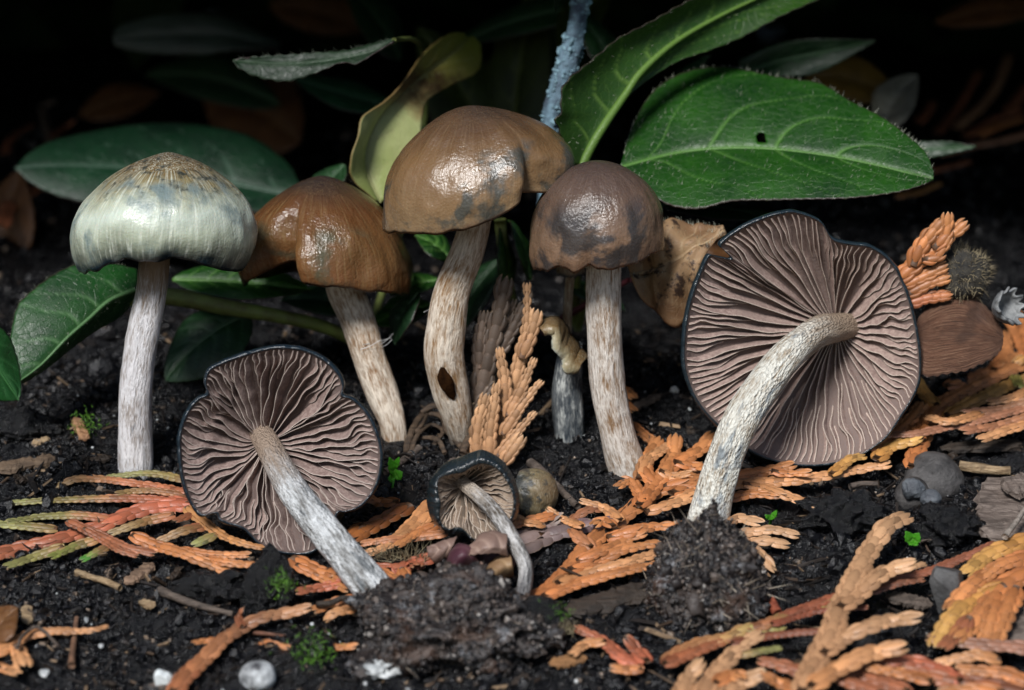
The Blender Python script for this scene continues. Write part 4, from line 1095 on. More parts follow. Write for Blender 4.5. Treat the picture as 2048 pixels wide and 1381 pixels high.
# sprays by the left gilled mushroom
spray('red cedar spray with olive green tips beneath the lobed gilled mushroom', 7, [
    ([(1120, 310), (900, 325), (760, 360), (640, 410), (470, 470), (300, 520), (120, 560), (-40, 600)], 92, 80, SALMON[:2]),
    ([(1090, 300), (900, 285), (650, 278), (400, 285), (230, 292), (85, 303)], 66, 38, SALMON),
    ([(1075, 240), (900, 208), (720, 184), (560, 165), (430, 168), (350, 205)], 48, 50, [(.34, .11, .05), (.36, .13, .06), (.30, .2, .09)]),
    ([(1065, 175), (930, 142), (800, 136), (640, 152)], 52, 34, OLIVEB),
    ([(1065, 258), (900, 236), (780, 234), (695, 246)], 46, 36, [(.28, .11, .05), (.2, .13, .05)]),
    ([(640, 395), (450, 376), (250, 382), (70, 407)], 60, 34, [(.36, .11, .055), (.17, .15, .05), (.16, .16, .055)]),
    ([(330, 455), (180, 440), (-20, 425)], 58, 46, OLIVEB),
    ([(1000, 372), (870, 398), (760, 432), (662, 468)], 66, 40, [(.30, .11, .05), (.22, .13, .05), (.28, .2, .1)]),
    ([(360, 555), (210, 608), (60, 660)], 62, 42, OLIVEB),
    ([(570, 508), (450, 545), (312, 606)], 62, 40, [(.26, .13, .05), (.17, .16, .05), (.16, .18, .04)]),
    ([(650, 542), (570, 578), (492, 620)], 50, 36, [(.26, .11, .05), (.2, .13, .05), (.05, .2, .02)]),
    ([(1175, 438), (1060, 462), (942, 510)], 66, 44, [(.28, .10, .05), (.20, .12, .05), (.27, .16, .08)]),
    ([(1110, 366), (1025, 400)], 52, 38, REDBR), ([(1230, 490), (1138, 532)], 58, 42, OLIVEB)], h=0.20)
spray('brown twig end crossing over into an orange cedar spray on the soil', 7, [
    ([(388, 408), (490, 452), (610, 505), (730, 560), (845, 585)], 54, 46, REDBR),
    ([(480, 450), (600, 520), (680, 575), (760, 600)], 44, 34, REDBR),
    ([(755, 490), (900, 548), (1080, 602), (1290, 692)], 74, 52, ORANGE), ([(1030, 570), (1200, 598), (1395, 602)], 52, 40, ORANGE), ([(1180, 622), (1300, 645), (1430, 658)], 52, 42, ORANGE)], h=0.42)
spray('slim orange cedar twig curving out from under the lobed gills', 7, [([(1070, 330), (1180, 420), (1280, 492), (1380, 532), (1480, 556)], 60, 36, [(.40, .19, .07), (.38, .17, .06)])], h=0.36)
spray('orange cedar spray lying under the stem of the lobed mushroom', 7, [([(1680, 620), (1830, 695), (2000, 745), (2080, 790)], 84, 60, ORANGE), ([(1700, 660), (1850, 730), (1980, 790)], 60, 50, ORANGE),
    ([(1990, 760), (1860, 785), (1730, 808)], 60, 46, SALMON[:2]), ([(2060, 850), (1930, 870), (1830, 910)], 60, 50, ORANGE), ([(2040, 910), (1930, 930), (1900, 950)], 56, 50, PALEO)], h=0.24)
spray('knobbly brown cedar twig with cut bud scars in front of the black wedge', 7, [
    ([(985, 1400), (1070, 1292), (1170, 1198), (1270, 1100), (1390, 1015), (1500, 965), (1610, 940), (1725, 915)], 84, 62, [(.30, .105, .045), (.34, .14, .06), (.20, .09, .045), (.36, .18, .09)]),
    ([(1270, 1095), (1190, 1095), (1130, 1105)], 44, 30, ORANGE), ([(1390, 1015), (1370, 960), (1385, 930)], 36, 30, REDBR)], h=0.32)
spray('pale orange cedar twig lying by the brown leaf corner', 7, [([(-40, 1170), (80, 1105), (180, 1060), (300, 1040), (430, 1040), (530, 1036), (600, 1016)], 70, 26, PALEO), ([(90, 1110), (110, 1160), (132, 1222)], 64, 72, PALEO), ([(-40, 1240), (30, 1255), (92, 1280)], 60, 40, PALEO)], h=0.35)
spray('orange cedar scrap half sunk in soil before the knobbly twig', 7, [([(1500, 1100), (1560, 1115), (1630, 1130)], 52, 36, ORANGE), ([(1835, 1125), (1920, 1132), (2010, 1128)], 46, 40, ORANGE)], h=0.14)

# around the small mushroom
spray('dry orange spray fanned out to the side of the small mushroom', 8, [
    ([(610, 290), (540, 375), (450, 470), (340, 560), (200, 598)], 76, 44, PALEO), ([(600, 360), (520, 440), (420, 505), (330, 540)], 70, 40, PALEO), ([(700, 478), (520, 500), (380, 512), (245, 532)], 56, 42, [(.30, .12, .05), (.36, .15, .07)]),
    ([(640, 430), (540, 470), (430, 540)], 60, 40, ORANGE)], h=0.26)
spray('dark russet cedar twig in the shade beside the lobed gill rim', 8, [([(490, 318), (400, 365), (300, 420), (190, 485)], 92, 80, [(.20, .065, .02), (.22, .075, .02)]), ([(420, 300), (320, 300), (250, 275)], 70, 50, [(.24, .08, .02), (.3, .1, .02)]), ([(230, 430), (150, 480), (90, 540)], 80, 60, [(.26, .09, .02), (.3, .1, .02)])], h=0.20)
spray('salmon cedar twig with two cut stubs beside the soil clump', 8, [([(640, 615), (560, 632), (480, 660), (380, 678), (280, 672)], 74, 60, SALMON[:2]), ([(500, 660), (515, 655), (525, 662)], 66, 60, SALMON[:2]), ([(360, 680), (368, 720), (372, 745)], 66, 64, SALMON[:2]), ([(440, 680), (470, 740), (500, 780)], 56, 50, ORANGE),
    ([(0, 690), (80, 715), (160, 760)], 66, 50, ORANGE), ([(300, 690), (420, 745), (560, 770)], 56, 50, ORANGE)], h=0.22)
spray('large flat orange cedar spray fanning toward the bent stem of the big gilled mushroom', 8, [
    ([(1185, 872), (1320, 770), (1420, 660), (1500, 560), (1620, 450), (1750, 350), (1850, 275), (2000, 190), (2120, 110)], 84, 84, ORANGE),
    ([(1400, 690), (1560, 638), (1700, 572), (1880, 540)], 74, 52, ORANGE), ([(1330, 768), (1500, 712), (1700, 655), (1900, 590)], 74, 52, PALEO), ([(1250, 842), (1450, 768), (1700, 698), (1905, 658)], 70, 48, ORANGE),
    ([(1440, 640), (1560, 590), (1720, 520), (1800, 490)], 66, 48, ORANGE),
    ([(1620, 505), (1780, 460), (1900, 440), (2030, 432)], 74, 56, ORANGE), ([(1530, 560), (1440, 480), (1425, 405), (1500, 350), (1560, 342)], 66, 44, [(.34, .14, .06), (.25, .10, .05)]),
    ([(1700, 405), (1610, 335), (1500, 300)], 66, 40, PALEO), ([(1830, 290), (1760, 180), (1690, 205)], 64, 46, ORANGE), ([(1800, 320), (1880, 215), (1950, 120), (2000, 30), (2010, -40)], 82, 70, ORANGE),
    ([(1900, 200), (1840, 110), (1870, 10), (1900, -40)], 70, 60, ORANGE), ([(1800, 170), (1850, 60), (1960, -20)], 70, 54, PALEO), ([(1840, 360), (1950, 322), (2060, 290)], 72, 52, PALEO), ([(1660, 440), (1600, 400), (1560, 420)], 60, 46, ORANGE), ([(1920, 120), (1990, 150), (2060, 140)], 66, 50, PALEO),
    ([(1480, 440), (1380, 400), (1300, 352)], 52, 32, PALEO), ([(1330, 365), (1200, 400), (1090, 430)], 66, 44, ORANGE), ([(1260, 430), (1180, 420), (1110, 390)], 52, 40, PALEO)], h=0.26)
spray('reddish cedar twig before the stick of dark bark', 8, [([(1810, 1250), (1700, 1185), (1610, 1105), (1480, 1038)], 66, 50, SALMON[:2]), ([(1610, 1100), (1510, 1110), (1432, 1162)], 56, 40, PALEO), ([(1850, 1215), (1800, 1160), (1765, 1118)], 72, 56, SALMON[:2]), ([(1820, 1260), (1760, 1262), (1690, 1255)], 56, 46, ORANGE)], h=0.22)
spray('upright tan cedar spray leaning between the tall mushroom and the broken stump', 5, [
    ([(985, 1390), (1010, 1260), (1065, 1080), (1120, 880), (1155, 720), (1182, 560), (1182, 372)], 96, 36, TAN, 0.55), ([(1150, 780), (1200, 660), (1232, 548)], 74, 56, TAN, 0.45), ([(1050, 1090), (1050, 920), (1026, 752)], 78, 40, TAN, 0.42),
    ([(905, 1380), (885, 1280), (900, 1150), (932, 1030)], 78, 50, TAN, 0.42), ([(1070, 1120), (1150, 960), (1216, 806)], 72, 34, TAN, 0.35), ([(1040, 1230), (1150, 1060), (1252, 932)], 66, 32, TAN, 0.30), ([(1010, 1360), (1120, 1225), (1216, 1112)], 64, 30, TAN, 0.22),
    ([(1040, 1400), (1100, 1320), (1130, 1275)], 64, 60, TAN, 0.1), ([(960, 1390), (968, 1200), (990, 1060), (1002, 960)], 74, 40, TAN, 0.36)], up=(0, -1, 0.2), Y=0.5)
spray('withered grey brown cedar spray standing behind the tan one', 5, [([(880, 1180), (910, 1000), (940, 840), (990, 640), (1050, 372)], 120, 78, GREYB, 0.95), ([(905, 840), (905, 690), (925, 545)], 76, 46, GREYB, 0.95), ([(960, 800), (1060, 670), (1150, 500)], 84, 52, GREYB, 1.1), ([(860, 1150), (905, 1060), (975, 970)], 80, 60, GREYB, 0.9), ([(800, 1270), (850, 1200), (880, 1100)], 80, 60, [(.05, .035, .025), (.07, .05, .035)], 0.8), ([(980, 740), (1060, 560), (1090, 470)], 60, 44, GREYB, 1.2)], up=(0, -1, 0.2), Y=0.95)
for lab, pts in [('tiny orange cedar tip beside the foot of the upright grey brown mushroom', [(1780, 1160), (1850, 1212), (1928, 1272)]), ('orange cedar stub peeping out beside the white and brown stem', [(1740, 955), (1792, 1000)]),
                 ('short orange cedar scrap below the stub beside the stem', [(1740, 1040), (1788, 1075)])]:
    spray(lab, 5, [(pts, 66, 54, ORANGE)], h=0.2)

# right side
spray('orange cedar spray with forked tips passing under the big gilled cap', 9, [
    ([(300, 200), (430, 190), (600, 180), (850, 150), (1050, 112), (1190, 88)], 74, 56, PALEO), ([(330, 150), (500, 125), (640, 92)], 76, 60, ORANGE), ([(400, 195), (500, 212), (600, 245), (700, 282), (788, 312)], 66, 56, PALEO), ([(300, 282), (430, 252), (570, 262)], 66, 46, ORANGE),
    ([(-40, 300), (60, 275), (150, 240)], 80, 60, PALEO), ([(-60, 210), (60, 185), (170, 165)], 80, 70, ORANGE), ([(-60, 120), (40, 60), (140, 0), (200, -60)], 80, 70, ORANGE), ([(-20, 250), (80, 215), (170, 205)], 76, 60, ORANGE), ([(0, 70), (100, 90), (180, 100)], 76, 60, ORANGE), ([(560, 120), (640, 135), (740, 130)], 60, 50, ORANGE), ([(900, 140), (1000, 60), (1060, 40)], 60, 50, YELLOW)], h=0.30)
spray('yellow orange cedar spray reaching past the brown bract', 6, [
    ([(1390, 1420), (1430, 1300), (1480, 1160), (1560, 1055), (1750, 945), (1950, 850), (2090, 790)], 92, 86, ORANGE), ([(1590, 945), (1780, 880), (1900, 830), (2000, 770)], 82, 66, ORANGE), ([(1870, 850), (1950, 740), (1935, 650)], 82, 60, ORANGE),
    ([(2070, 760), (2010, 640), (1950, 545), (1908, 478)], 72, 50, ORANGE), ([(1590, 1120), (1800, 1010), (1950, 940), (2080, 900)], 86, 80, YELLOW), ([(1980, 820), (2030, 790), (2080, 800)], 66, 50, YELLOW), ([(1540, 1060), (1470, 990), (1430, 920)], 76, 60, YELLOW),
    ([(1140, 1310), (1270, 1235), (1390, 1130), (1440, 1060)], 74, 62, ORANGE), ([(1450, 1250), (1350, 1160), (1280, 1130)], 70, 56, ORANGE), ([(1180, 1370), (1260, 1300), (1400, 1260)], 80, 60, YELLOW), ([(2080, 690), (2040, 560), (1970, 470)], 66, 50, ORANGE), ([(2000, 880), (2020, 940), (2080, 950)], 60, 40, [(.3, .24, .06), (.2, .22, .06)])], h=0.32)
spray('thin russet cedar twigs with hooked tips over the yellow orange spray', 6, [
    ([(2090, 1062), (1800, 1140), (1600, 1182), (1400, 1222), (1245, 1226)], 50, 52, [(.30, .13, .07), (.26, .12, .07)]), ([(2090, 1030), (1900, 1080), (1730, 1096)], 66, 52, [(.34, .17, .09), (.3, .14, .08)]), ([(2090, 1110), (1900, 1172), (1722, 1202)], 56, 56, [(.3, .13, .06), (.3, .13, .07)]), ([(2090, 1160), (1950, 1200), (1820, 1246)], 60, 60, PALEO),
    ([(2090, 960), (1980, 1010), (1880, 1030)], 60, 52, PALEO), ([(1800, 1100), (1620, 1150), (1510, 1130)], 60, 52, PALEO)], h=0.55)
spray('orange cedar spray climbing from behind the big cap toward the bristly burr', 6, [
    ([(1300, 330), (1380, 260), (1470, 185), (1560, 115), (1672, 18)], 84, 60, ORANGE), ([(1340, 360), (1440, 312), (1552, 258)], 70, 56, ORANGE), ([(1360, 410), (1470, 352), (1566, 318)], 70, 54, ORANGE), ([(1370, 460), (1480, 428), (1578, 415)], 66, 52, [(.34, .11, .05), (.4, .15, .06)]), ([(1400, 240), (1450, 120), (1540, 10)], 80, 60, ORANGE), ([(1520, 140), (1590, 60), (1600, -20)], 70, 56, ORANGE), ([(1450, 200), (1540, 190), (1590, 110)], 60, 50, ORANGE)], Y=0.9, up=(0, -0.9, 0.45))
spray('orange cedar twiglets with round cut tips beside the soil plug', 9, [([(270, 500), (330, 490), (430, 470), (560, 458), (662, 478)], 62, 54, TAN), ([(340, 500), (400, 540), (500, 520), (600, 534)], 66, 62, TAN), ([(330, 500), (420, 562), (480, 605), (522, 652)], 92, 72, TAN), ([(280, 420), (370, 392), (455, 408)], 60, 66, TAN)], h=0.24)
spray('long low red brown cedar spray with olive tips', 9, [([(-60, 1215), (150, 1110), (300, 1080), (400, 1032), (580, 1010)], 72, 60, [(.30, .12, .05), (.34, .17, .07), (.28, .24, .08)]), ([(-60, 1230), (300, 1080), (560, 985), (800, 898), (965, 858)], 66, 52, [(.22, .07, .03), (.26, .09, .04), (.26, .12, .05), (.24, .24, .07)]),
    ([(560, 1000), (800, 930), (1085, 905)], 46, 30, [(.18, .05, .025), (.2, .06, .03)]), ([(600, 965), (900, 852), (1200, 752), (1480, 690), (1820, 548)], 50, 44, [(.2, .06, .03), (.24, .08, .04), (.22, .08, .045)]), ([(1120, 815), (1280, 765), (1405, 745)], 52, 36, [(.2, .07, .04), (.22, .09, .05)]), ([(1250, 700), (1340, 680), (1422, 658)], 42, 34, TAN),
    ([(380, 1180), (480, 1160), (590, 1140)], 40, 32, OLIVEB), ([(330, 1110), (600, 1060), (840, 1040)], 46, 36, [(.16, .05, .025), (.18, .06, .03)])], h=0.40)
spray('big tan cedar branchlet standing forward over the soil with claw tips', 9, [([(730, 1400), (770, 1290), (830, 1180), (900, 1050), (950, 905), (1030, 740), (1130, 560), (1220, 440), (1305, 395)], 100, 84, TAN), ([(950, 905), (1055, 830), (1150, 742), (1230, 690), (1308, 668)], 84, 78, TAN), ([(855, 1170), (960, 1090), (1100, 1020), (1240, 980), (1345, 968)], 80, 76, TAN), ([(780, 1360), (930, 1262), (1060, 1190), (1150, 1160), (1245, 1140)], 84, 84, PALEO)], h=0.75)
spray('short pale tan cedar sprigs in the near soil below the red brown spray', 9, [([(150, 1420), (260, 1262), (350, 1160), (455, 1078)], 92, 62, TAN), ([(30, 1420), (80, 1310), (125, 1250)], 80, 60, TAN), ([(290, 1420), (370, 1345), (455, 1305)], 84, 72, TAN), ([(240, 1340), (330, 1290), (360, 1300)], 76, 60, ORANGE)], h=0.5)
spray('orange cedar spray drooping past the bark slab and grey stone', 9, [
    ([(2060, 500), (1900, 560), (1790, 615), (1695, 690)], 92, 74, YELLOW), ([(2060, 640), (1850, 700), (1720, 768), (1610, 890)], 92, 80, ORANGE), ([(1900, 780), (1720, 865), (1600, 955), (1525, 1085)], 92, 76, YELLOW), ([(2060, 690), (1890, 785), (1800, 900), (1720, 1000), (1645, 1060)], 110, 80, ORANGE), ([(1960, 790), (1905, 930), (1850, 1070)], 96, 74, ORANGE), ([(1870, 820), (1830, 950), (1790, 1085)], 90, 66, ORANGE), ([(2060, 600), (1900, 650), (1800, 720)], 90, 60, ORANGE), ([(1700, 960), (1640, 1040), (1560, 1120)], 70, 56, REDBR)], h=0.5)
spray('rust red cedar spray lying nearest the bottom edge of the bed', 9, [
    ([(780, 1290), (650, 1245), (540, 1218)], 76, 56, REDBR), ([(1350, 1390), (1050, 1275), (870, 1215)], 80, 60, REDBR), ([(1650, 1330), (1480, 1240), (1300, 1208), (1085, 1225)], 80, 60, SALMON[:2]), ([(2060, 1400), (1650, 1335), (1395, 1288)], 120, 70, REDBR), ([(2060, 1140), (1700, 1110), (1510, 1085)], 80, 56, [(.24, .11, .07), (.26, .13, .08)]), ([(1870, 1205), (1740, 1180), (1550, 1215)], 66, 50, PALEO), ([(2060, 1360), (1900, 1285), (1680, 1262)], 84, 60, ORANGE),
    ([(1480, 1330), (1300, 1280), (1150, 1255)], 70, 46, ORANGE), ([(720, 1390), (620, 1340), (545, 1310)], 76, 60, ORANGE), ([(1200, 1400), (1000, 1330), (900, 1290)], 72, 50, REDBR), ([(1900, 1400), (1750, 1380), (1600, 1390)], 90, 70, ORANGE)], h=0.45)
# out of focus sprays further back
spray('dull cedar spray far back above the burr', 3, [([(2090, 780), (1900, 830), (1750, 855), (1560, 905)], 62, 48, [(.30, .15, .09), (.32, .17, .1)]), ([(1540, 780), (1640, 660), (1720, 540), (1785, 420)], 66, 50, REDBR), ([(1650, 750), (1800, 620), (1890, 500), (1955, 335)], 66, 56, [(.32, .17, .09), (.36, .2, .11)]), ([(1700, 800), (1850, 710), (2010, 655)], 66, 50, REDBR), ([(1780, 790), (1900, 740), (2030, 700)], 62, 46, ORANGE), ([(1430, 720), (1480, 660), (1515, 600)], 60, 46, REDBR),
    ([(1480, 1010), (1600, 980), (1720, 950)], 52, 40, REDBR), ([(1300, 1150), (1420, 1130), (1545, 1080)], 60, 40, [(.2, .09, .03), (.2, .1, .03)]), ([(2090, 500), (2030, 560), (1960, 640)], 90, 70, REDBR)], h=0.9, single=False)
spray('dim cedar scraps in the dark behind the spreading leaf', 1, [([(30, 900), (60, 820), (180, 735)], 62, 40, REDBR), ([(300, 840), (250, 640), (300, 600)], 60, 40, GREYB), ([(300, 800), (380, 745), (420, 720)], 50, 40, REDBR), ([(0, 1330), (60, 1200), (180, 1120), (240, 1100)], 110, 80, REDBR)], h=0.8, single=False)

# ------------------------------------------------------------------ clumps, stones, sticks and small debris
def clump(name, label, c, radii, sub, mat, parent=None, n_crumbs=2500, cr=0.05, amp=0.22, cat='soil clump', freq=1.4, seed=0.0, taper=0.0, fib=0):
    b, f = ico(sub)
    d = 1 + amp * fbm(b[:, 0] * freq + seed, b[:, 1] * freq, b[:, 2] * freq, 4) + 0.10 * (1 - 2 * np.abs(noise3(b[:, 0] * 5 + seed, b[:, 1] * 5, b[:, 2] * 5)))
    V = b * d[:, None] * np.asarray(radii)
    if taper: V[:, :2] *= (1 - taper * V[:, 2:3] / radii[2])
    root = thing(name, label, cat, np.asarray(c) - np.array([0, 0, radii[2]])) if parent is None else parent
    part('soil_body', V + c, f, mat, root, {'cv': 0.45 + 0.35 * fbm(b[:, 0] * 4, b[:, 1] * 4, b[:, 2] * 4 + seed, 3)})
    i = rng.integers(0, len(V), n_crumbs)
    sz = cr * np.exp(rng.normal(0, .5, n_crumbs))
    Vc, Fc, cv = lumps(V[i] * (1 + 0.02 * rng.normal(size=(n_crumbs, 1))) + c, sz, 1, .3)
    nb = n_crumbs // 70; ib = rng.integers(0, len(V), nb)
    Vb, Fb, cb = lumps(V[ib] * 0.97 + c, 0.085 * np.exp(rng.normal(0, .45, nb)), 2, .22)
    ob = part('lumps', Vb, Fb, mat, root, {'cv': cb * .8}); ob['kind'] = 'stuff'
    o = part('crumbs', Vc, Fc, mat, root, {'cv': cv ** 1.5}, smooth=False); o['kind'] = 'stuff'
    if fib:
        j = rng.integers(0, len(V), fib)
        hairs(V[j] + c, unit(b[j] * 0.5 + rng.normal(size=(fib, 3)) * .8), 0.28, .012, M_FIBRE_PALE, root, 'rootlets', .6)
    return root
M_FIBRE_PALE = plain_mat('pale_rootlet', (.38, .33, .26), (.10, .07, .05), 3, .7)
cc = on(915, 1270, 0.35)
clump('soil_clump', 'grey crumbly soil clump joining the stems of the lobed and small mushrooms', cc + np.array([0.0, 0.3, 0.0]), (1.72, 1.05, 0.78), 6, M_CLUMP, n_crumbs=15000, cr=.026, seed=2.0, amp=.36, freq=1.9, fib=60)
cc = on(1420, 1190, 0.5)
clump('soil_plug', 'dark fibrous soil plug hanging on the base of the bent stem', cc + np.array([0, 0.45, 0.1]), (0.95, 0.8, 1.15), 6, M_CLUMP, n_crumbs=12000, cr=.026, seed=6.0, amp=.22, freq=1.9, taper=.28, fib=260)

def rock(name, label, cat, c, radii, mat, sub=4, amp=.15, freq=1.2, seed=0.0, rot=0.0, taper=0.0, group=None, facets=0):
    b, f = ico(sub)
    d = 1 + amp * fbm(b[:, 0] * freq + seed, b[:, 1] * freq + seed, b[:, 2] * freq, 4)
    if sub >= 5: d = d + .10 * fbm(b[:, 0] * 7 + seed, b[:, 1] * 7, b[:, 2] * 11, 4, .7)
    V = b * d[:, None]
    rs = np.random.RandomState(int(seed * 10) + 3)
    for _ in range(facets):
        nrm = unit(rs.normal(size=3)); h = V @ nrm; V = V - np.outer(np.clip(h - rs.uniform(.55, .75), 0, None), nrm)
    V[:, :2] *= (1 - taper * V[:, 2:3])
    V = V * np.asarray(radii)
    ca, sa = math.cos(rot), math.sin(rot)
    V = V @ np.array([[ca, 0, -sa], [0, 1, 0], [sa, 0, ca]]).T
    o = part(name, V + c, f, mat, None, {'cv': np.full(len(V), .3)}, loc=np.asarray(c) - [0, 0, radii[2] * .8], smooth=facets == 0)
    return tag(o, label, cat, group)
P7 = lambda x, y: R(7, [(x, y)])[0]
P8 = lambda x, y: R(8, [(x, y)])[0]
P9 = lambda x, y: R(9, [(x, y)])[0]
P6 = lambda x, y: R(6, [(x, y)])[0]
P5 = lambda x, y: R(5, [(x, y)])[0]
M_BLACK = mat_soil('black_wood', bright=.8)
M_GREYR = plain_mat('grey_rock', (.11, .11, .11), (.035, .034, .034), 2.5, .5, .9)
M_MOTTLE = plain_mat('mottled_pebble', (.70, .74, .76), (.04, .04, .045), 2.6, .45, .5)
rock('pebble', 'large mottled white and grey pebble at the near edge', 'pebble', on(*P7(1480, 1305), .22), (.33, .3, .28), M_MOTTLE, seed=1.0, amp=.08, group='white pebbles')
rock('pebble', 'bright white chipped pebble beside the knobbly cedar twig', 'pebble', on(*P7(935, 1325), .16), (.17, .16, .2), plain_mat('white_pebble', (.78, .82, .82), (.5, .54, .55), 2, .45, .5), seed=3.0, rot=.5, amp=.12, group='white pebbles', facets=4)
rock('pebble', 'small round white pebble in the soil below the pale cedar twig', 'pebble', on(*P7(255, 1290), .1), (.12, .12, .1), M_WHITE, seed=4.0, amp=.1, group='white pebbles')
rock('pebble', 'tiny white grain on the soil beyond the small round pebble', 'pebble', on(*P7(580, 1128), .1), (.05, .05, .045), M_WHITE, seed=6.0, amp=.1, group='white pebbles')
rock('mineral_lump', 'crumbly white mineral lump in front of the grey soil clump', 'mineral lump', on(*P8(325, 1262), .16), (.27, .18, .14), M_WHITE, seed=7.0, amp=.4, freq=2.2)
rock('grey_stone', 'dark grey flat faced stone beside the drooping orange spray', 'stone', on(*P9(1575, 790), .45), (.40, .3, .58), M_GREYR, seed=8.0, amp=.1, rot=-.1, facets=8)
rock('black_wedge', 'upright black wedge of rotten wood in front of the lobed gills', 'wood chunk', on(*P7(1560, 740), .55), (.42, .32, .80), M_BLACK, seed=9.0, amp=.22, freq=1.5, facets=2, taper=.55, sub=5, rot=-.12)
rock('black_wedge', 'mossy black chunk of bark propped against the soil clump', 'wood chunk', on(*P8(1260, 1000), .3), (.46, .35, .38), M_BLACK, seed=11.0, amp=.35)
rock('black_clod', 'wet black clod of soil between the forked spray and the seedling', 'clod', on(*P9(960, 360), .25), (.75, .5, .42), M_BLACK, seed=13.0, amp=.4, freq=2.0, sub=5)
rock('black_clod', 'glossy black clod behind the green seedling', 'clod', on(*P9(1560, 440), .25), (.6, .5, .34), M_BLACK, seed=15.0, amp=.4, freq=2.0, sub=5)
rock('black_clod', 'dark clod of earth beside the foot of the pale stem', 'clod', on(*R(4, [(130, 1180)])[0], .2), (.7, .4, .32), M_BLACK, seed=17.0, amp=.35, freq=1.8, sub=5)
rock('black_clod', 'black earth lump behind the black wedge', 'clod', on(*P7(1240, 780), .2), (.62, .4, .28), M_BLACK, seed=18.0, amp=.4, freq=2.2, sub=5)

def chip(name, label, cat, a, b, w, t, mat, n=16, seed=0.0, group=None, up=(0, -.35, .94), ragged=.12, bend=0.0):
    """a splinter of wood or bark from a to b"""
    a, b = np.asarray(a, float), np.asarray(b, float)
    s = np.linspace(0, 1, n); P = a + (b - a) * s[:, None]
    P = P + np.outer(np.sin(np.pi * s) * bend, up)
    T = unit(b - a); B = unit(np.cross(up, T)); N = np.cross(T, B)
    rs = np.random.RandomState(int(seed * 7) + 1)
    prof = np.array([(-1, -.6), (-.9, .6), (-.35, 1), (.3, .85), (.9, .7), (1, -.5), (.3, -1), (-.4, -.9)])
    wob = 1 + ragged * rs.normal(size=(n, 8)).clip(-2, 2)
    tp = np.clip(np.minimum(s / .12, (1 - s) / .12), .35, 1)[:, None] * wob
    V = P[:, None] + (prof[None, :, 0] * w * tp)[..., None] * B + (prof[None, :, 1] * t * tp)[..., None] * N
    V = V + np.array(T) * (ragged * .6 * rs.normal(size=(n, 8, 1))) * w
    F = [grid_faces(n, 8, wrap_m=True), np.array([[7, 6, 5, 4, 3, 2, 1, 0]]), np.array([[(n - 1) * 8 + i for i in range(8)]])]
    o = part(name, V.reshape(-1, 3), F, mat, None, loc=a, smooth=False)
    return tag(o, label, cat, group)
W_GREY = wood_mat('grey_wood', (.045, .035, .028), (.13, .10, .08))
W_TAN = wood_mat('tan_wood', (.16, .10, .05), (.40, .29, .17))
W_DARK = wood_mat('dark_wood', (.014, .011, .009), (.05, .036, .026), rough=.45)
W_BARK = wood_mat('bark', (.075, .055, .045), (.20, .16, .135), scale=1.4)
W_RED = wood_mat('red_wood', (.24, .05, .025), (.36, .10, .05))
def stick(label, reg, pts, rpx, mat, h=.12, cat='stick', name='stick', group='sticks and twigs', n=26, noise=.18):
    s = REG[reg][2]
    P = np.array([on(u, v, h) for u, v in R(reg, pts)])
    r = np.linspace(rpx[0], rpx[1], len(P)) / s / 100
    V, F, A = tube(P, r, n, 10, noise, 8, seed=rng.random() * 50)
    o = part(name, V, F, mat, None, A, loc=P[0]); tag(o, label, cat, group)
stick('broken tan straw stick on the soil in front of the red spray', 7, [(435, 705), (520, 730), (610, 760), (690, 795)], (20, 18), W_TAN)
stick('long grey brown stick pointing at the black wedge', 7, [(915, 805), (1020, 850), (1150, 895), (1340, 945)], (26, 16), W_GREY)
stick('short dark stub standing out of the soil by the pale cedar twig', 7, [(410, 1240), (420, 1140), (440, 965)], (18, 12), wood_mat('stub_wood', (.10, .05, .03), (.22, .12, .07)), h=.2)
stick('thin curved grey stem bowed over the pale cedar twig', 7, [(100, 1140), (130, 1070), (220, 1020), (340, 1130)], (10, 8), W_GREY, h=.5)
stick('slim brown twig beneath the knobbly cedar twig', 7, [(1450, 1050), (1540, 1058), (1640, 1070)], (12, 9), wood_mat('slim_wood', (.10, .04, .02), (.18, .08, .05)))
stick('black curved twig hooked over the orange spray beside the soil clump', 7, [(1815, 885), (1900, 880), (1960, 855), (2040, 850)], (18, 12), W_DARK, h=.45)
stick('grey brown stick slanting behind the olive button cap', 8, [(1175, 70), (1260, 140), (1350, 230), (1450, 325)], (26, 20), W_GREY, h=.18)
stick('fibrous dead stem slanting beside the leafy seedling', 8, [(345, 130), (420, 85), (480, 40), (540, -10)], (20, 22), W_GREY, h=.2)
stick('tan straw stalk lying above the dark seed shells', 9, [(1640, 90), (1740, 105), (1840, 118), (1930, 122)], (32, 26), W_TAN, h=.15)
stick('bright red brown twig angled beside the soil plug', 9, [(400, 685), (470, 735), (530, 820), (600, 945)], (20, 28), W_RED, h=.2)
stick('dark twig lying between the big gills and the seed shells', 9, [(1010, 210), (1080, 195), (1170, 195)], (18, 16), W_GREY, h=.15)
stick('grey twig under the bracts beside the yellow spray', 9, [(1900, 500), (1960, 420), (2030, 320)], (18, 14), wood_mat('pale_twig', (.2, .17, .14), (.35, .3, .26)), h=.7)
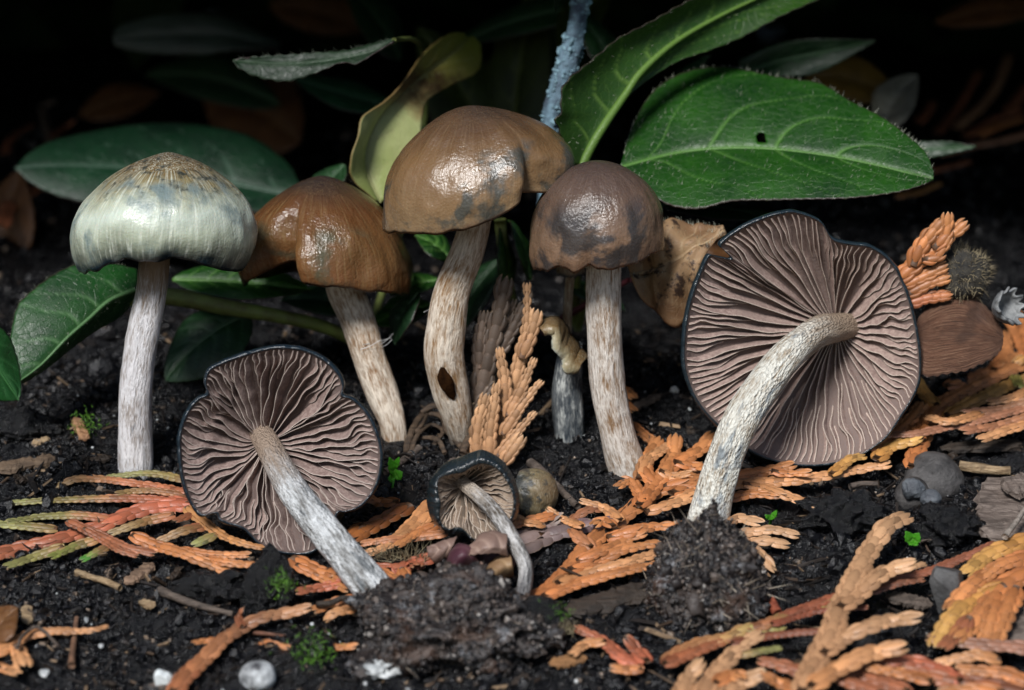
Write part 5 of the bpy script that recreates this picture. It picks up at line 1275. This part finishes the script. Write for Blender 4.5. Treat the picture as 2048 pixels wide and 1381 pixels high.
for lab, reg, A, B, w, t, mt, h in [
    ('brown split wood chip lying on soil near the pale stem', 7, (-30, 110), (330, 50), .17, .07, wood_mat('brown_chip', (.07, .045, .028), (.16, .11, .07)), .12),
    ('dark wood chip tucked under the brown split one', 7, (90, 190), (330, 110), .12, .06, W_DARK, .12),
    ('upright tan chip standing in the near soil', 7, (160, 1000), (150, 895), .10, .05, W_TAN, .15),
    ('dark flat chip leaning on the grey stone', 9, (1220, 840), (1480, 890), .15, .06, W_GREY, .15),
    ('long ragged flake of black bark under the large flat spray', 8, (1370, 935), (1900, 790), .26, .06, W_DARK, .18),
    ('ridged grey brown bark slab beyond the drooping spray', 9, (1850, 520), (1950, 170), .55, .12, W_BARK, .25),
    ('second bark slab resting on the ridged slab', 9, (1900, 230), (2080, 190), .30, .10, W_BARK, .55),
    ('broad grey brown bark piece under the drooping orange spray', 9, (1950, 1120), (2040, 880), .45, .10, W_BARK, .2),
    ('black wood sliver behind the yellow orange spray', 6, (1560, 1310), (2060, 1280), .16, .06, W_DARK, .12),
    ('dark wet chip behind the red spray', 7, (480, 80), (640, 40), .1, .05, W_DARK, .12),
    ('pale flake of wood on the soil below the red spray', 7, (800, 870), (890, 900), .09, .04, W_TAN, .12),
    ('tan sliver on the soil beside the orange spray', 7, (720, 770), (880, 650), .13, .05, wood_mat('sliver', (.10, .06, .04), (.26, .17, .11)), .12),
    ('rust brown leaf scrap in the soil in front of the dark bark flake', 8, (1290, 1230), (1500, 1190), .14, .03, wood_mat('rust_scrap', (.16, .08, .03), (.30, .15, .06)), .14),
    ('small orange wood crumb beside the foot of the pale stem', 4, (440, 1130), (500, 1260), .11, .06, wood_mat('orange_crumb', (.22, .10, .045), (.42, .24, .13)), .22),
    ('pale root scrap near the foot of the pale stem', 4, (190, 1280), (290, 1250), .08, .04, W_TAN, .18),
    ('splintered dark chip beside the orange cedar tip', 5, (1790, 1080), (1970, 990), .10, .05, W_GREY, .18)]:
    a, b = [on(u, v, h) for u, v in R(reg, [A, B])]
    chip('wood_chip', lab, 'wood chip', a, b, w, t, mt, seed=rng.random() * 40, group='wood chips', n=20)
# small look-alike bark chips strewn over the bed
proto = None
for k in range(48):
    x, y = scatter_xy(1, -10.5, 5)
    z = float(ground_z(x, y)[0]) + .07
    if k < 6:
        mt = (W_DARK, W_GREY, W_DARK)[k % 3]
        o = chip('bark_chip', 'small dark bark chip lying loose on the black soil', 'bark chip', (-.22, 0, 0), (.22, 0, 0), .07, .035, mt, seed=k + 3.0, group='loose bark chips', up=(0, 0, 1), ragged=.25)
        proto = (proto or []) + [o]
    else:
        o = proto[k % 6].copy(); SC.objects.link(o)
    o.matrix_world = Matrix.Translation((float(x[0]), float(y[0]), z)) @ Matrix.Rotation(rng.uniform(0, 6.28), 4, 'Z') @ Matrix.Rotation(rng.normal(0, .3) + .15, 4, 'X') @ Matrix.Rotation(rng.normal(0, .3), 4, 'Y') @ Matrix.Diagonal((*(rng.uniform(.6, 1.7, 3)), 1))

# fuzzy burr, spiky shell, dark seed shells
def burr():
    c = at(1928, 548, 1.2)
    b, f = ico(4)
    root = thing('bristly_burr', 'dark round burr bristling with pale straw hairs', 'burr', c - np.array([0, 0, .5]))
    V = b * (1 + .15 * fbm(b[:, 0] * 2, b[:, 1] * 2, b[:, 2] * 2, 3))[:, None] * np.array([.5, .45, .5])
    part('burr_body', c + V, f, plain_mat('burr_dark', (.05, .045, .035), (.012, .012, .012), 5, .8, .9), root)
    i = rng.integers(0, len(V), 900)
    hairs(c + V[i] * .95, unit(b[i] + .6 * rng.normal(size=(900, 3))), .15, .008, plain_mat('straw_bristle', (.34, .28, .17), (.10, .08, .05), 3, .6), root, 'bristles')
burr()
def cup(name, label, c, axis, r, depth, mat, spikes=0, parent=None, cat='seed shell', group=None):
    n, m = 40, 12
    th = np.linspace(0, 2 * np.pi, n, endpoint=False); q = np.linspace(.002, 1, m)
    axis = unit(axis); e1 = unit(np.cross(axis, [0, 0, 1])); e2 = np.cross(axis, e1)
    rr = r * np.sin(q * np.pi / 2)[None] * (1 + .08 * fbm(np.cos(th)[:, None] * 2, np.sin(th)[:, None] * 2, q[None] * 2, 2)) * (1 + (.12 * np.sign(np.sin(th * spikes))[:, None] * (q[None] > .9) if spikes else 0))
    hh = depth * (1 - np.cos(q * np.pi / 2))[None] + (.15 * depth * np.sin(th * spikes)[:, None] * (q[None] > .8) if spikes else 0)
    V = c + (rr * np.cos(th)[:, None])[..., None] * e1 + (rr * np.sin(th)[:, None])[..., None] * e2 + (hh + 0 * rr)[..., None] * axis
    o = part(name, V.reshape(-1, 3), grid_faces(n, m, wrap_n=True), mat, parent, loc=c)
    s = o.modifiers.new('thick', 'SOLIDIFY'); s.thickness = .04
    if parent is None: tag(o, label, cat, group)
    return o
W_SHELL = plain_mat('shell_grey', (.30, .31, .31), (.08, .085, .09), 2.5, .4, .6)
c = at(1992, 620, .9); cup('spiky_shell', 'grey ribbed spiky seed cup beside the brown bract', c, (.6, -.75, .35), .36, .42, W_SHELL, spikes=11)
W_SEED = plain_mat('seed_grey', (.085, .08, .078), (.022, .021, .021), 2.0, .45, .8)
o = cup('seed_shell', 'dark papery seed shell opening over two bluish seeds', on(*P9(1490, 170), .25) + np.array([0, .05, .1]), (.15, .8, -.5), .58, .38, W_SEED)
o = cup('seed_shell', 'smaller dark seed shell half under the papery one', on(*P9(1340, 250), .2) + np.array([0, 0, .05]), (.5, .7, -.45), .36, .25, W_SEED)
M_BLUES = plain_mat('bluish_seed', (.13, .145, .16), (.045, .05, .06), 2.4, .45, .8)
rock('seed', 'bluish grey rounded seed lying inside the papery shell', 'seed', on(*P9(1370, 225), .35), (.23, .2, .22), M_BLUES, seed=21.0, amp=.15, group='bluish seeds')
rock('seed', 'lower bluish grey seed lying against the rounded one', 'seed', on(*P9(1475, 280), .3), (.22, .2, .17), M_BLUES, seed=22.0, amp=.15, group='bluish seeds')

# dry seed pod with purple bracts and a scaly grey twig
def pod():
    base = on(*P8(1080, 640), .3)
    root = thing('dried_bud', 'dried purple brown bud with papery curled bracts under the small mushroom', 'bud', base)
    mats = [leaf_mat('purple_bract', (.085, .030, .042), (.16, .08, .09), dark=(.04, .014, .022), trans=0, rough=.4, retic=.2, edge=(.25, .18, .17)), leaf_mat('papery_bract', (.24, .155, .12), (.34, .24, .19), dark=(.13, .08, .065), trans=0, rough=.6, retic=.3, edge=(.3, .2, .15)),
            leaf_mat('tan_bract', (.30, .19, .095), (.36, .24, .13), dark=(.16, .09, .045), trans=0, rough=.6, retic=.3, edge=(.12, .06, .03))]
    def Pp(x, y, Y): return (*P8(x, y), Y)
    Y = -4.6
    leaf('bract', [Pp(820, 560, Y + .3), Pp(760, 540, Y + .1), Pp(700, 640, Y), Pp(718, 740, Y)], [Pp(860, 620, Y - .3), Pp(800, 600, Y - .45), Pp(740, 660, Y - .4), Pp(720, 742, Y - .2)], [Pp(870, 690, Y), Pp(820, 700, Y - .1), Pp(770, 720, Y - .1), Pp(722, 745, Y - .1)], mats[0], root, n=30, m=8, arch=.3, rib=0, veins=2, label='dark purple pointed bract')
    leaf('bract', [Pp(760, 500, Y + .4), Pp(690, 520, Y + .4), Pp(585, 560, Y + .4)], [Pp(740, 545, Y + .2), Pp(680, 570, Y + .2), Pp(590, 580, Y + .3)], [Pp(700, 620, Y + .3), Pp(640, 650, Y + .3), Pp(595, 610, Y + .3)], mats[1], root, n=24, m=7, arch=.3, rib=0, veins=2)
    leaf('bract', [Pp(1040, 500, Y), Pp(960, 500, Y + .1), Pp(880, 550, Y), Pp(812, 600, Y - .2)], [Pp(1040, 560, Y - .4), Pp(950, 560, Y - .45), Pp(880, 580, Y - .4), Pp(815, 605, Y - .3)], [Pp(1045, 620, Y - .2), Pp(960, 605, Y - .4), Pp(890, 605, Y - .4), Pp(818, 610, Y - .35)], mats[1], root, n=30, m=8, arch=.3, rib=0, veins=3, curl=.3)
    leaf('bract', [Pp(1060, 600, Y), Pp(980, 620, Y - .1), Pp(930, 690, Y), Pp(955, 775, Y)], [Pp(1075, 660, Y - .45), Pp(1000, 680, Y - .5), Pp(960, 720, Y - .4), Pp(962, 778, Y - .2)], [Pp(1080, 720, Y - .2), Pp(1040, 740, Y - .2), Pp(1000, 760, Y - .2), Pp(968, 780, Y - .1)], mats[2], root, n=30, m=8, arch=.3, rib=0, veins=3)
    leaf('bract', [Pp(900, 640, Y - .2), Pp(870, 690, Y - .2), Pp(830, 760, Y - .2)], [Pp(906, 650, Y - .3), Pp(880, 700, Y - .3), Pp(835, 764, Y - .25)], [Pp(912, 660, Y - .25), Pp(890, 710, Y - .25), Pp(840, 768, Y - .2)], mats[1], root, n=20, m=5, rib=0, veins=0)
    b, f = ico(4)
    V = b * (1 + .1 * fbm(b[:, 0] * 2, b[:, 1] * 2, b[:, 2] * 2, 3))[:, None] * np.array([.52, .35, .32]) + at(*P8(940, 640), Y + .3)
    part('bud_core', V, f, plain_mat('bud_core', (.07, .03, .03), (.03, .012, .014), 3, .6), root)
pod()
spray('grey purple scaly twig attached behind the dried bud', 8, [([(1060, 560), (1150, 520), (1250, 490), (1350, 465), (1450, 440), (1600, 415)], 150, 70, [(.22, .16, .14), (.20, .145, .14), (.12, .07, .075)]), ([(1230, 490), (1270, 440), (1300, 420)], 100, 80, [(.22, .16, .15), (.26, .2, .18)])], h=.3, name='scaly_twig', group='twigs')

# lichen twig standing behind the tall cap
def lichen_twig():
    root = thing('lichen_twig', 'upright twig crusted with blue grey lichen behind the tall ochre cap', 'twig', at(1095, 420, 4.5))
    V, F, A = tube([at(*p) for p in [(1098, 420, 4.6), (1095, 330, 4.6), (1105, 230, 4.7), (1130, 150, 4.8), (1150, 70, 4.9), (1165, -30, 5.0)]], [.22, .2, .22, .24, .2, .18], 60, 18, .22, 7)
    part('twig_wood', V, F, plain_mat('lichen_crust', (.16, .27, .34), (.05, .07, .10), 2.2, .7, 1.0, 9), root, A)
    b, sz = V[rng.integers(0, len(V) - 2, 420)], .045 * np.exp(rng.normal(0, .5, 420))
    Vc, Fc, cv = lumps(b, sz, 2, .2, (.3, .9)); o = part('lichen_crust', Vc, Fc, plain_mat('lichen_scale', (.22, .36, .42), (.10, .17, .21), 3, .8), root); o['kind'] = 'stuff'
    o['label'] = 'blue grey lichen crust'
lichen_twig()

# seedlings, moss, rootlets, web threads
def seedling(label, reg, leaves, stempts, Y=None, h=.25):
    px = R(reg, [stempts[0]])[0]
    loc = on(*px, 0)
    root = thing('seedling', label, 'seedling', loc, 'seedlings')
    g = leaf_mat('seedling_green', (.085, .36, .02), (.2, .5, .08), dark=(.05, .26, .015), trans=.3, rough=.35, edge=(.08, .3, .03), retic=.1)
    Pst = np.array([on(u, v, 0.05 + h * i / (len(stempts) - 1)) for i, (u, v) in enumerate(R(reg, stempts))])
    V, F, A = tube(Pst, np.full(len(Pst), .025), 14, 8); part('stem', V, F, g, root, A | {'vein': np.zeros(len(V)), 'lc': np.zeros(len(V)), 'ls': A['sl']})
    yb = Pst[-1][1]
    for b, t, w in leaves:
        (b, t) = R(reg, [b, t])
        quick_leaf('leaf', b, t, w / REG[reg][2], yb, yb - .12, g, root, n=20, m=6, veins=1, bend=.05, tilt=.1, rib=0, thick=.03, ripple=.01)
seedling('two-lobed bright green seedling on the open black soil', 9, [((1375, 545), (1330, 470), 60), ((1370, 540), (1408, 480), 62), ((1378, 530), (1398, 548), 30), ((1370, 530), (1352, 546), 28)], [(1378, 570), (1378, 545), (1374, 530)])
seedling('bright green seedling beside the dark gill rim and fibrous stem', 8, [((400, 160), (370, 45), 50), ((395, 160), (445, 130), 62), ((395, 165), (365, 170), 44), ((400, 110), (425, 45), 34)], [(385, 235), (390, 200), (398, 155)])
seedling('shaded little green sprout beside the cut cedar twiglets', 9, [((560, 400), (590, 350), 30), ((555, 400), (525, 375), 26)], [(550, 430), (555, 410), (560, 395)])
def moss(label, reg, c, spread, n, h=.3, ln=.09):
    x, y = R(reg, [c])[0]
    p = on(x, y, h)
    base = p + rng.normal(size=(n, 3)) * np.array([spread, spread * .4, spread]) * .5
    root = thing('moss_tuft', label, 'moss', p, 'moss tufts')
    d = unit(rng.normal(size=(n, 3)) * .6 + np.array([0, -.5, .8]))
    hairs(base, d, ln, .012, M_MOSS, root, 'moss_shoots')
moss('tuft of green moss on the black wedge', 7, (1625, 770), .24, 130, h=.95)
moss('green moss tuft in front of the knobbly cedar twig', 7, (1800, 1180), .42, 220, h=.22)
moss('sparse moss on the orange wood crumb near the pale stem', 4, (500, 1170), .28, 120, h=.35)
moss('thin moss film on the bark chunk against the soil clump', 8, (1330, 950), .3, 90, h=.55, ln=.05)
def bristle_patch(label, reg, c, n, spread, ln, h=.3, mat=None):
    p = on(*R(reg, [c])[0], h)
    root = thing('bristle_tuft', label, 'bristles', p, 'straw bristle tufts')
    base = p + rng.normal(size=(n, 3)) * np.array([spread, .08, .04])
    hairs(base, unit(rng.normal(size=(n, 3)) * .6 + np.array([0, -.3, .8])), ln, .009, mat or plain_mat('bristle', (.26, .22, .13), (.1, .08, .05), 3, .6), root, 'bristles')
bristle_patch('tuft of straw bristles between the salmon twig and the orange spray', 8, (420, 615), 130, .3, .28)
bristle_patch('straw bristles on the mossy bark chunk', 8, (1385, 1030), 70, .12, .2, h=.4)
def tangle():
    root = thing('root_tangle', 'tangle of curled brown dead roots at the foot of the tall mushroom', 'roots', on(*P5(620, 1300)))
    mt = wood_mat('root_brown', (.03, .02, .014), (.12, .08, .05))
    for pts, r in [([(470, 1340), (510, 1200), (580, 1110), (680, 1120), (720, 1200), (790, 1290), (830, 1350)], 26), ([(500, 1340), (540, 1230), (620, 1170), (690, 1210), (640, 1280)], 18), ([(560, 1100), (640, 1060), (740, 1100), (800, 1180)], 22), ([(480, 1250), (560, 1180), (600, 1090), (560, 1060)], 14), ([(700, 1340), (660, 1260), (560, 1250), (500, 1300)], 20), ([(800, 1340), (840, 1250), (850, 1170)], 30)]:
        P = np.array([on(u, v, .25 + .1 * math.sin(i * 2)) for i, (u, v) in enumerate(R(5, pts))])
        V, F, A = tube(P, np.full(len(P), r / 292.6 * .8), 40, 9, .3, 9, flat=.6)
        part('root', V, F, mt, root, A)
tangle()
def threads():
    root = thing('cobweb_threads', 'fine cobweb threads stretched from the leaning stem to the small dark leaf', 'cobweb', at(735, 690, 1.4))
    mt = plain_mat('silk', (.75, .75, .75), rough=.4)
    for a, b in [((725, 690, 1.25), (782, 676, 1.8)), ((760, 690, 1.4), (786, 668, 1.9)), ((764, 695, 1.4), (784, 680, 1.8)), ((848, 625, 1.5), (884, 600, .5)), ((720, 700, 1.25), (762, 680, 1.3))]:
        V, F, A = tube([at(*a), (at(*a) + at(*b)) / 2 - np.array([0, 0, .02]), at(*b)], [.007, .005, .006], 10, 6); part('thread', V, F, mt, root, A)
threads()

# ------------------------------------------------------------------ the shrub added, mostly out of view, to shade the back of the bed
def shrub():
    root = thing('shade_shrub', 'added light-blocking shrub overhanging the back of the bed', 'shrub', (0, 60, 6))
    bark = W_DARK
    for x in (-26, -8, 9, 28):
        V, F, A = tube([(x * .6, 62, 5), (x * .8, 56, 14), (x, 46, 22), (x * 1.1, 34, 28)], [1.2, 1.0, .7, .4], 20, 10, .1)
        part('trunk', V, F, bark, root, A)
    n = 11000
    P = np.stack([rng.uniform(-70, 70, n), 3.5 + 66 * rng.random(n) ** 1.3, np.zeros(n)], 1)
    lo = 11.7 + 0.03 * np.maximum(P[:, 1] - 14, 0) + 0.5 * noise3(P[:, 0] * .2, P[:, 1] * .2)
    P[:, 2] = lo + rng.random(n) ** 1.6 * 16
    back = slice(0, 4600)  # dark foliage added to keep the far background black
    P[back, 1] = rng.uniform(30, 60, 4600); P[back, 2] = rng.uniform(4.5, 22, 4600); P[back, 0] = rng.uniform(-60, 60, 4600)
    L = rng.uniform(4.0, 7.0, n); a = rng.uniform(0, 2 * np.pi, n); t = rng.normal(-.2, .4, n)
    d = np.stack([np.cos(a) * np.cos(t), np.sin(a) * np.cos(t), np.sin(t)], 1); s = unit(np.cross(d, rng.normal(0, .35, (n, 3)) + [0, 0, 1])); nn = np.cross(s, d)
    tpl = np.array([(-.5, 0, 0), (-.2, .22, .04), (.15, .24, .05), (.5, 0, -.05), (.15, -.24, .05), (-.2, -.22, .04), (0, 0, -.03)])
    V = P[:, None] + L[:, None, None] * (tpl[None, :, 0:1] * d[:, None] + tpl[None, :, 1:2] * s[:, None] + tpl[None, :, 2:3] * nn[:, None])
    f = np.array([[0, 1, 6], [1, 2, 6], [2, 3, 6], [3, 4, 6], [4, 5, 6], [5, 0, 6]])
    F = (f[None] + (np.arange(n) * 7)[:, None, None]).reshape(-1, 3)
    o = part('crown', V.reshape(-1, 3), F, plain_mat('shade_shrub_leaf', (.010, .026, .008), (.005, .013, .004), .3, .8, spec=.12), root, kind='stuff')
shrub()
print('scales', N_SCALES, 'objects', len(bpy.data.objects))
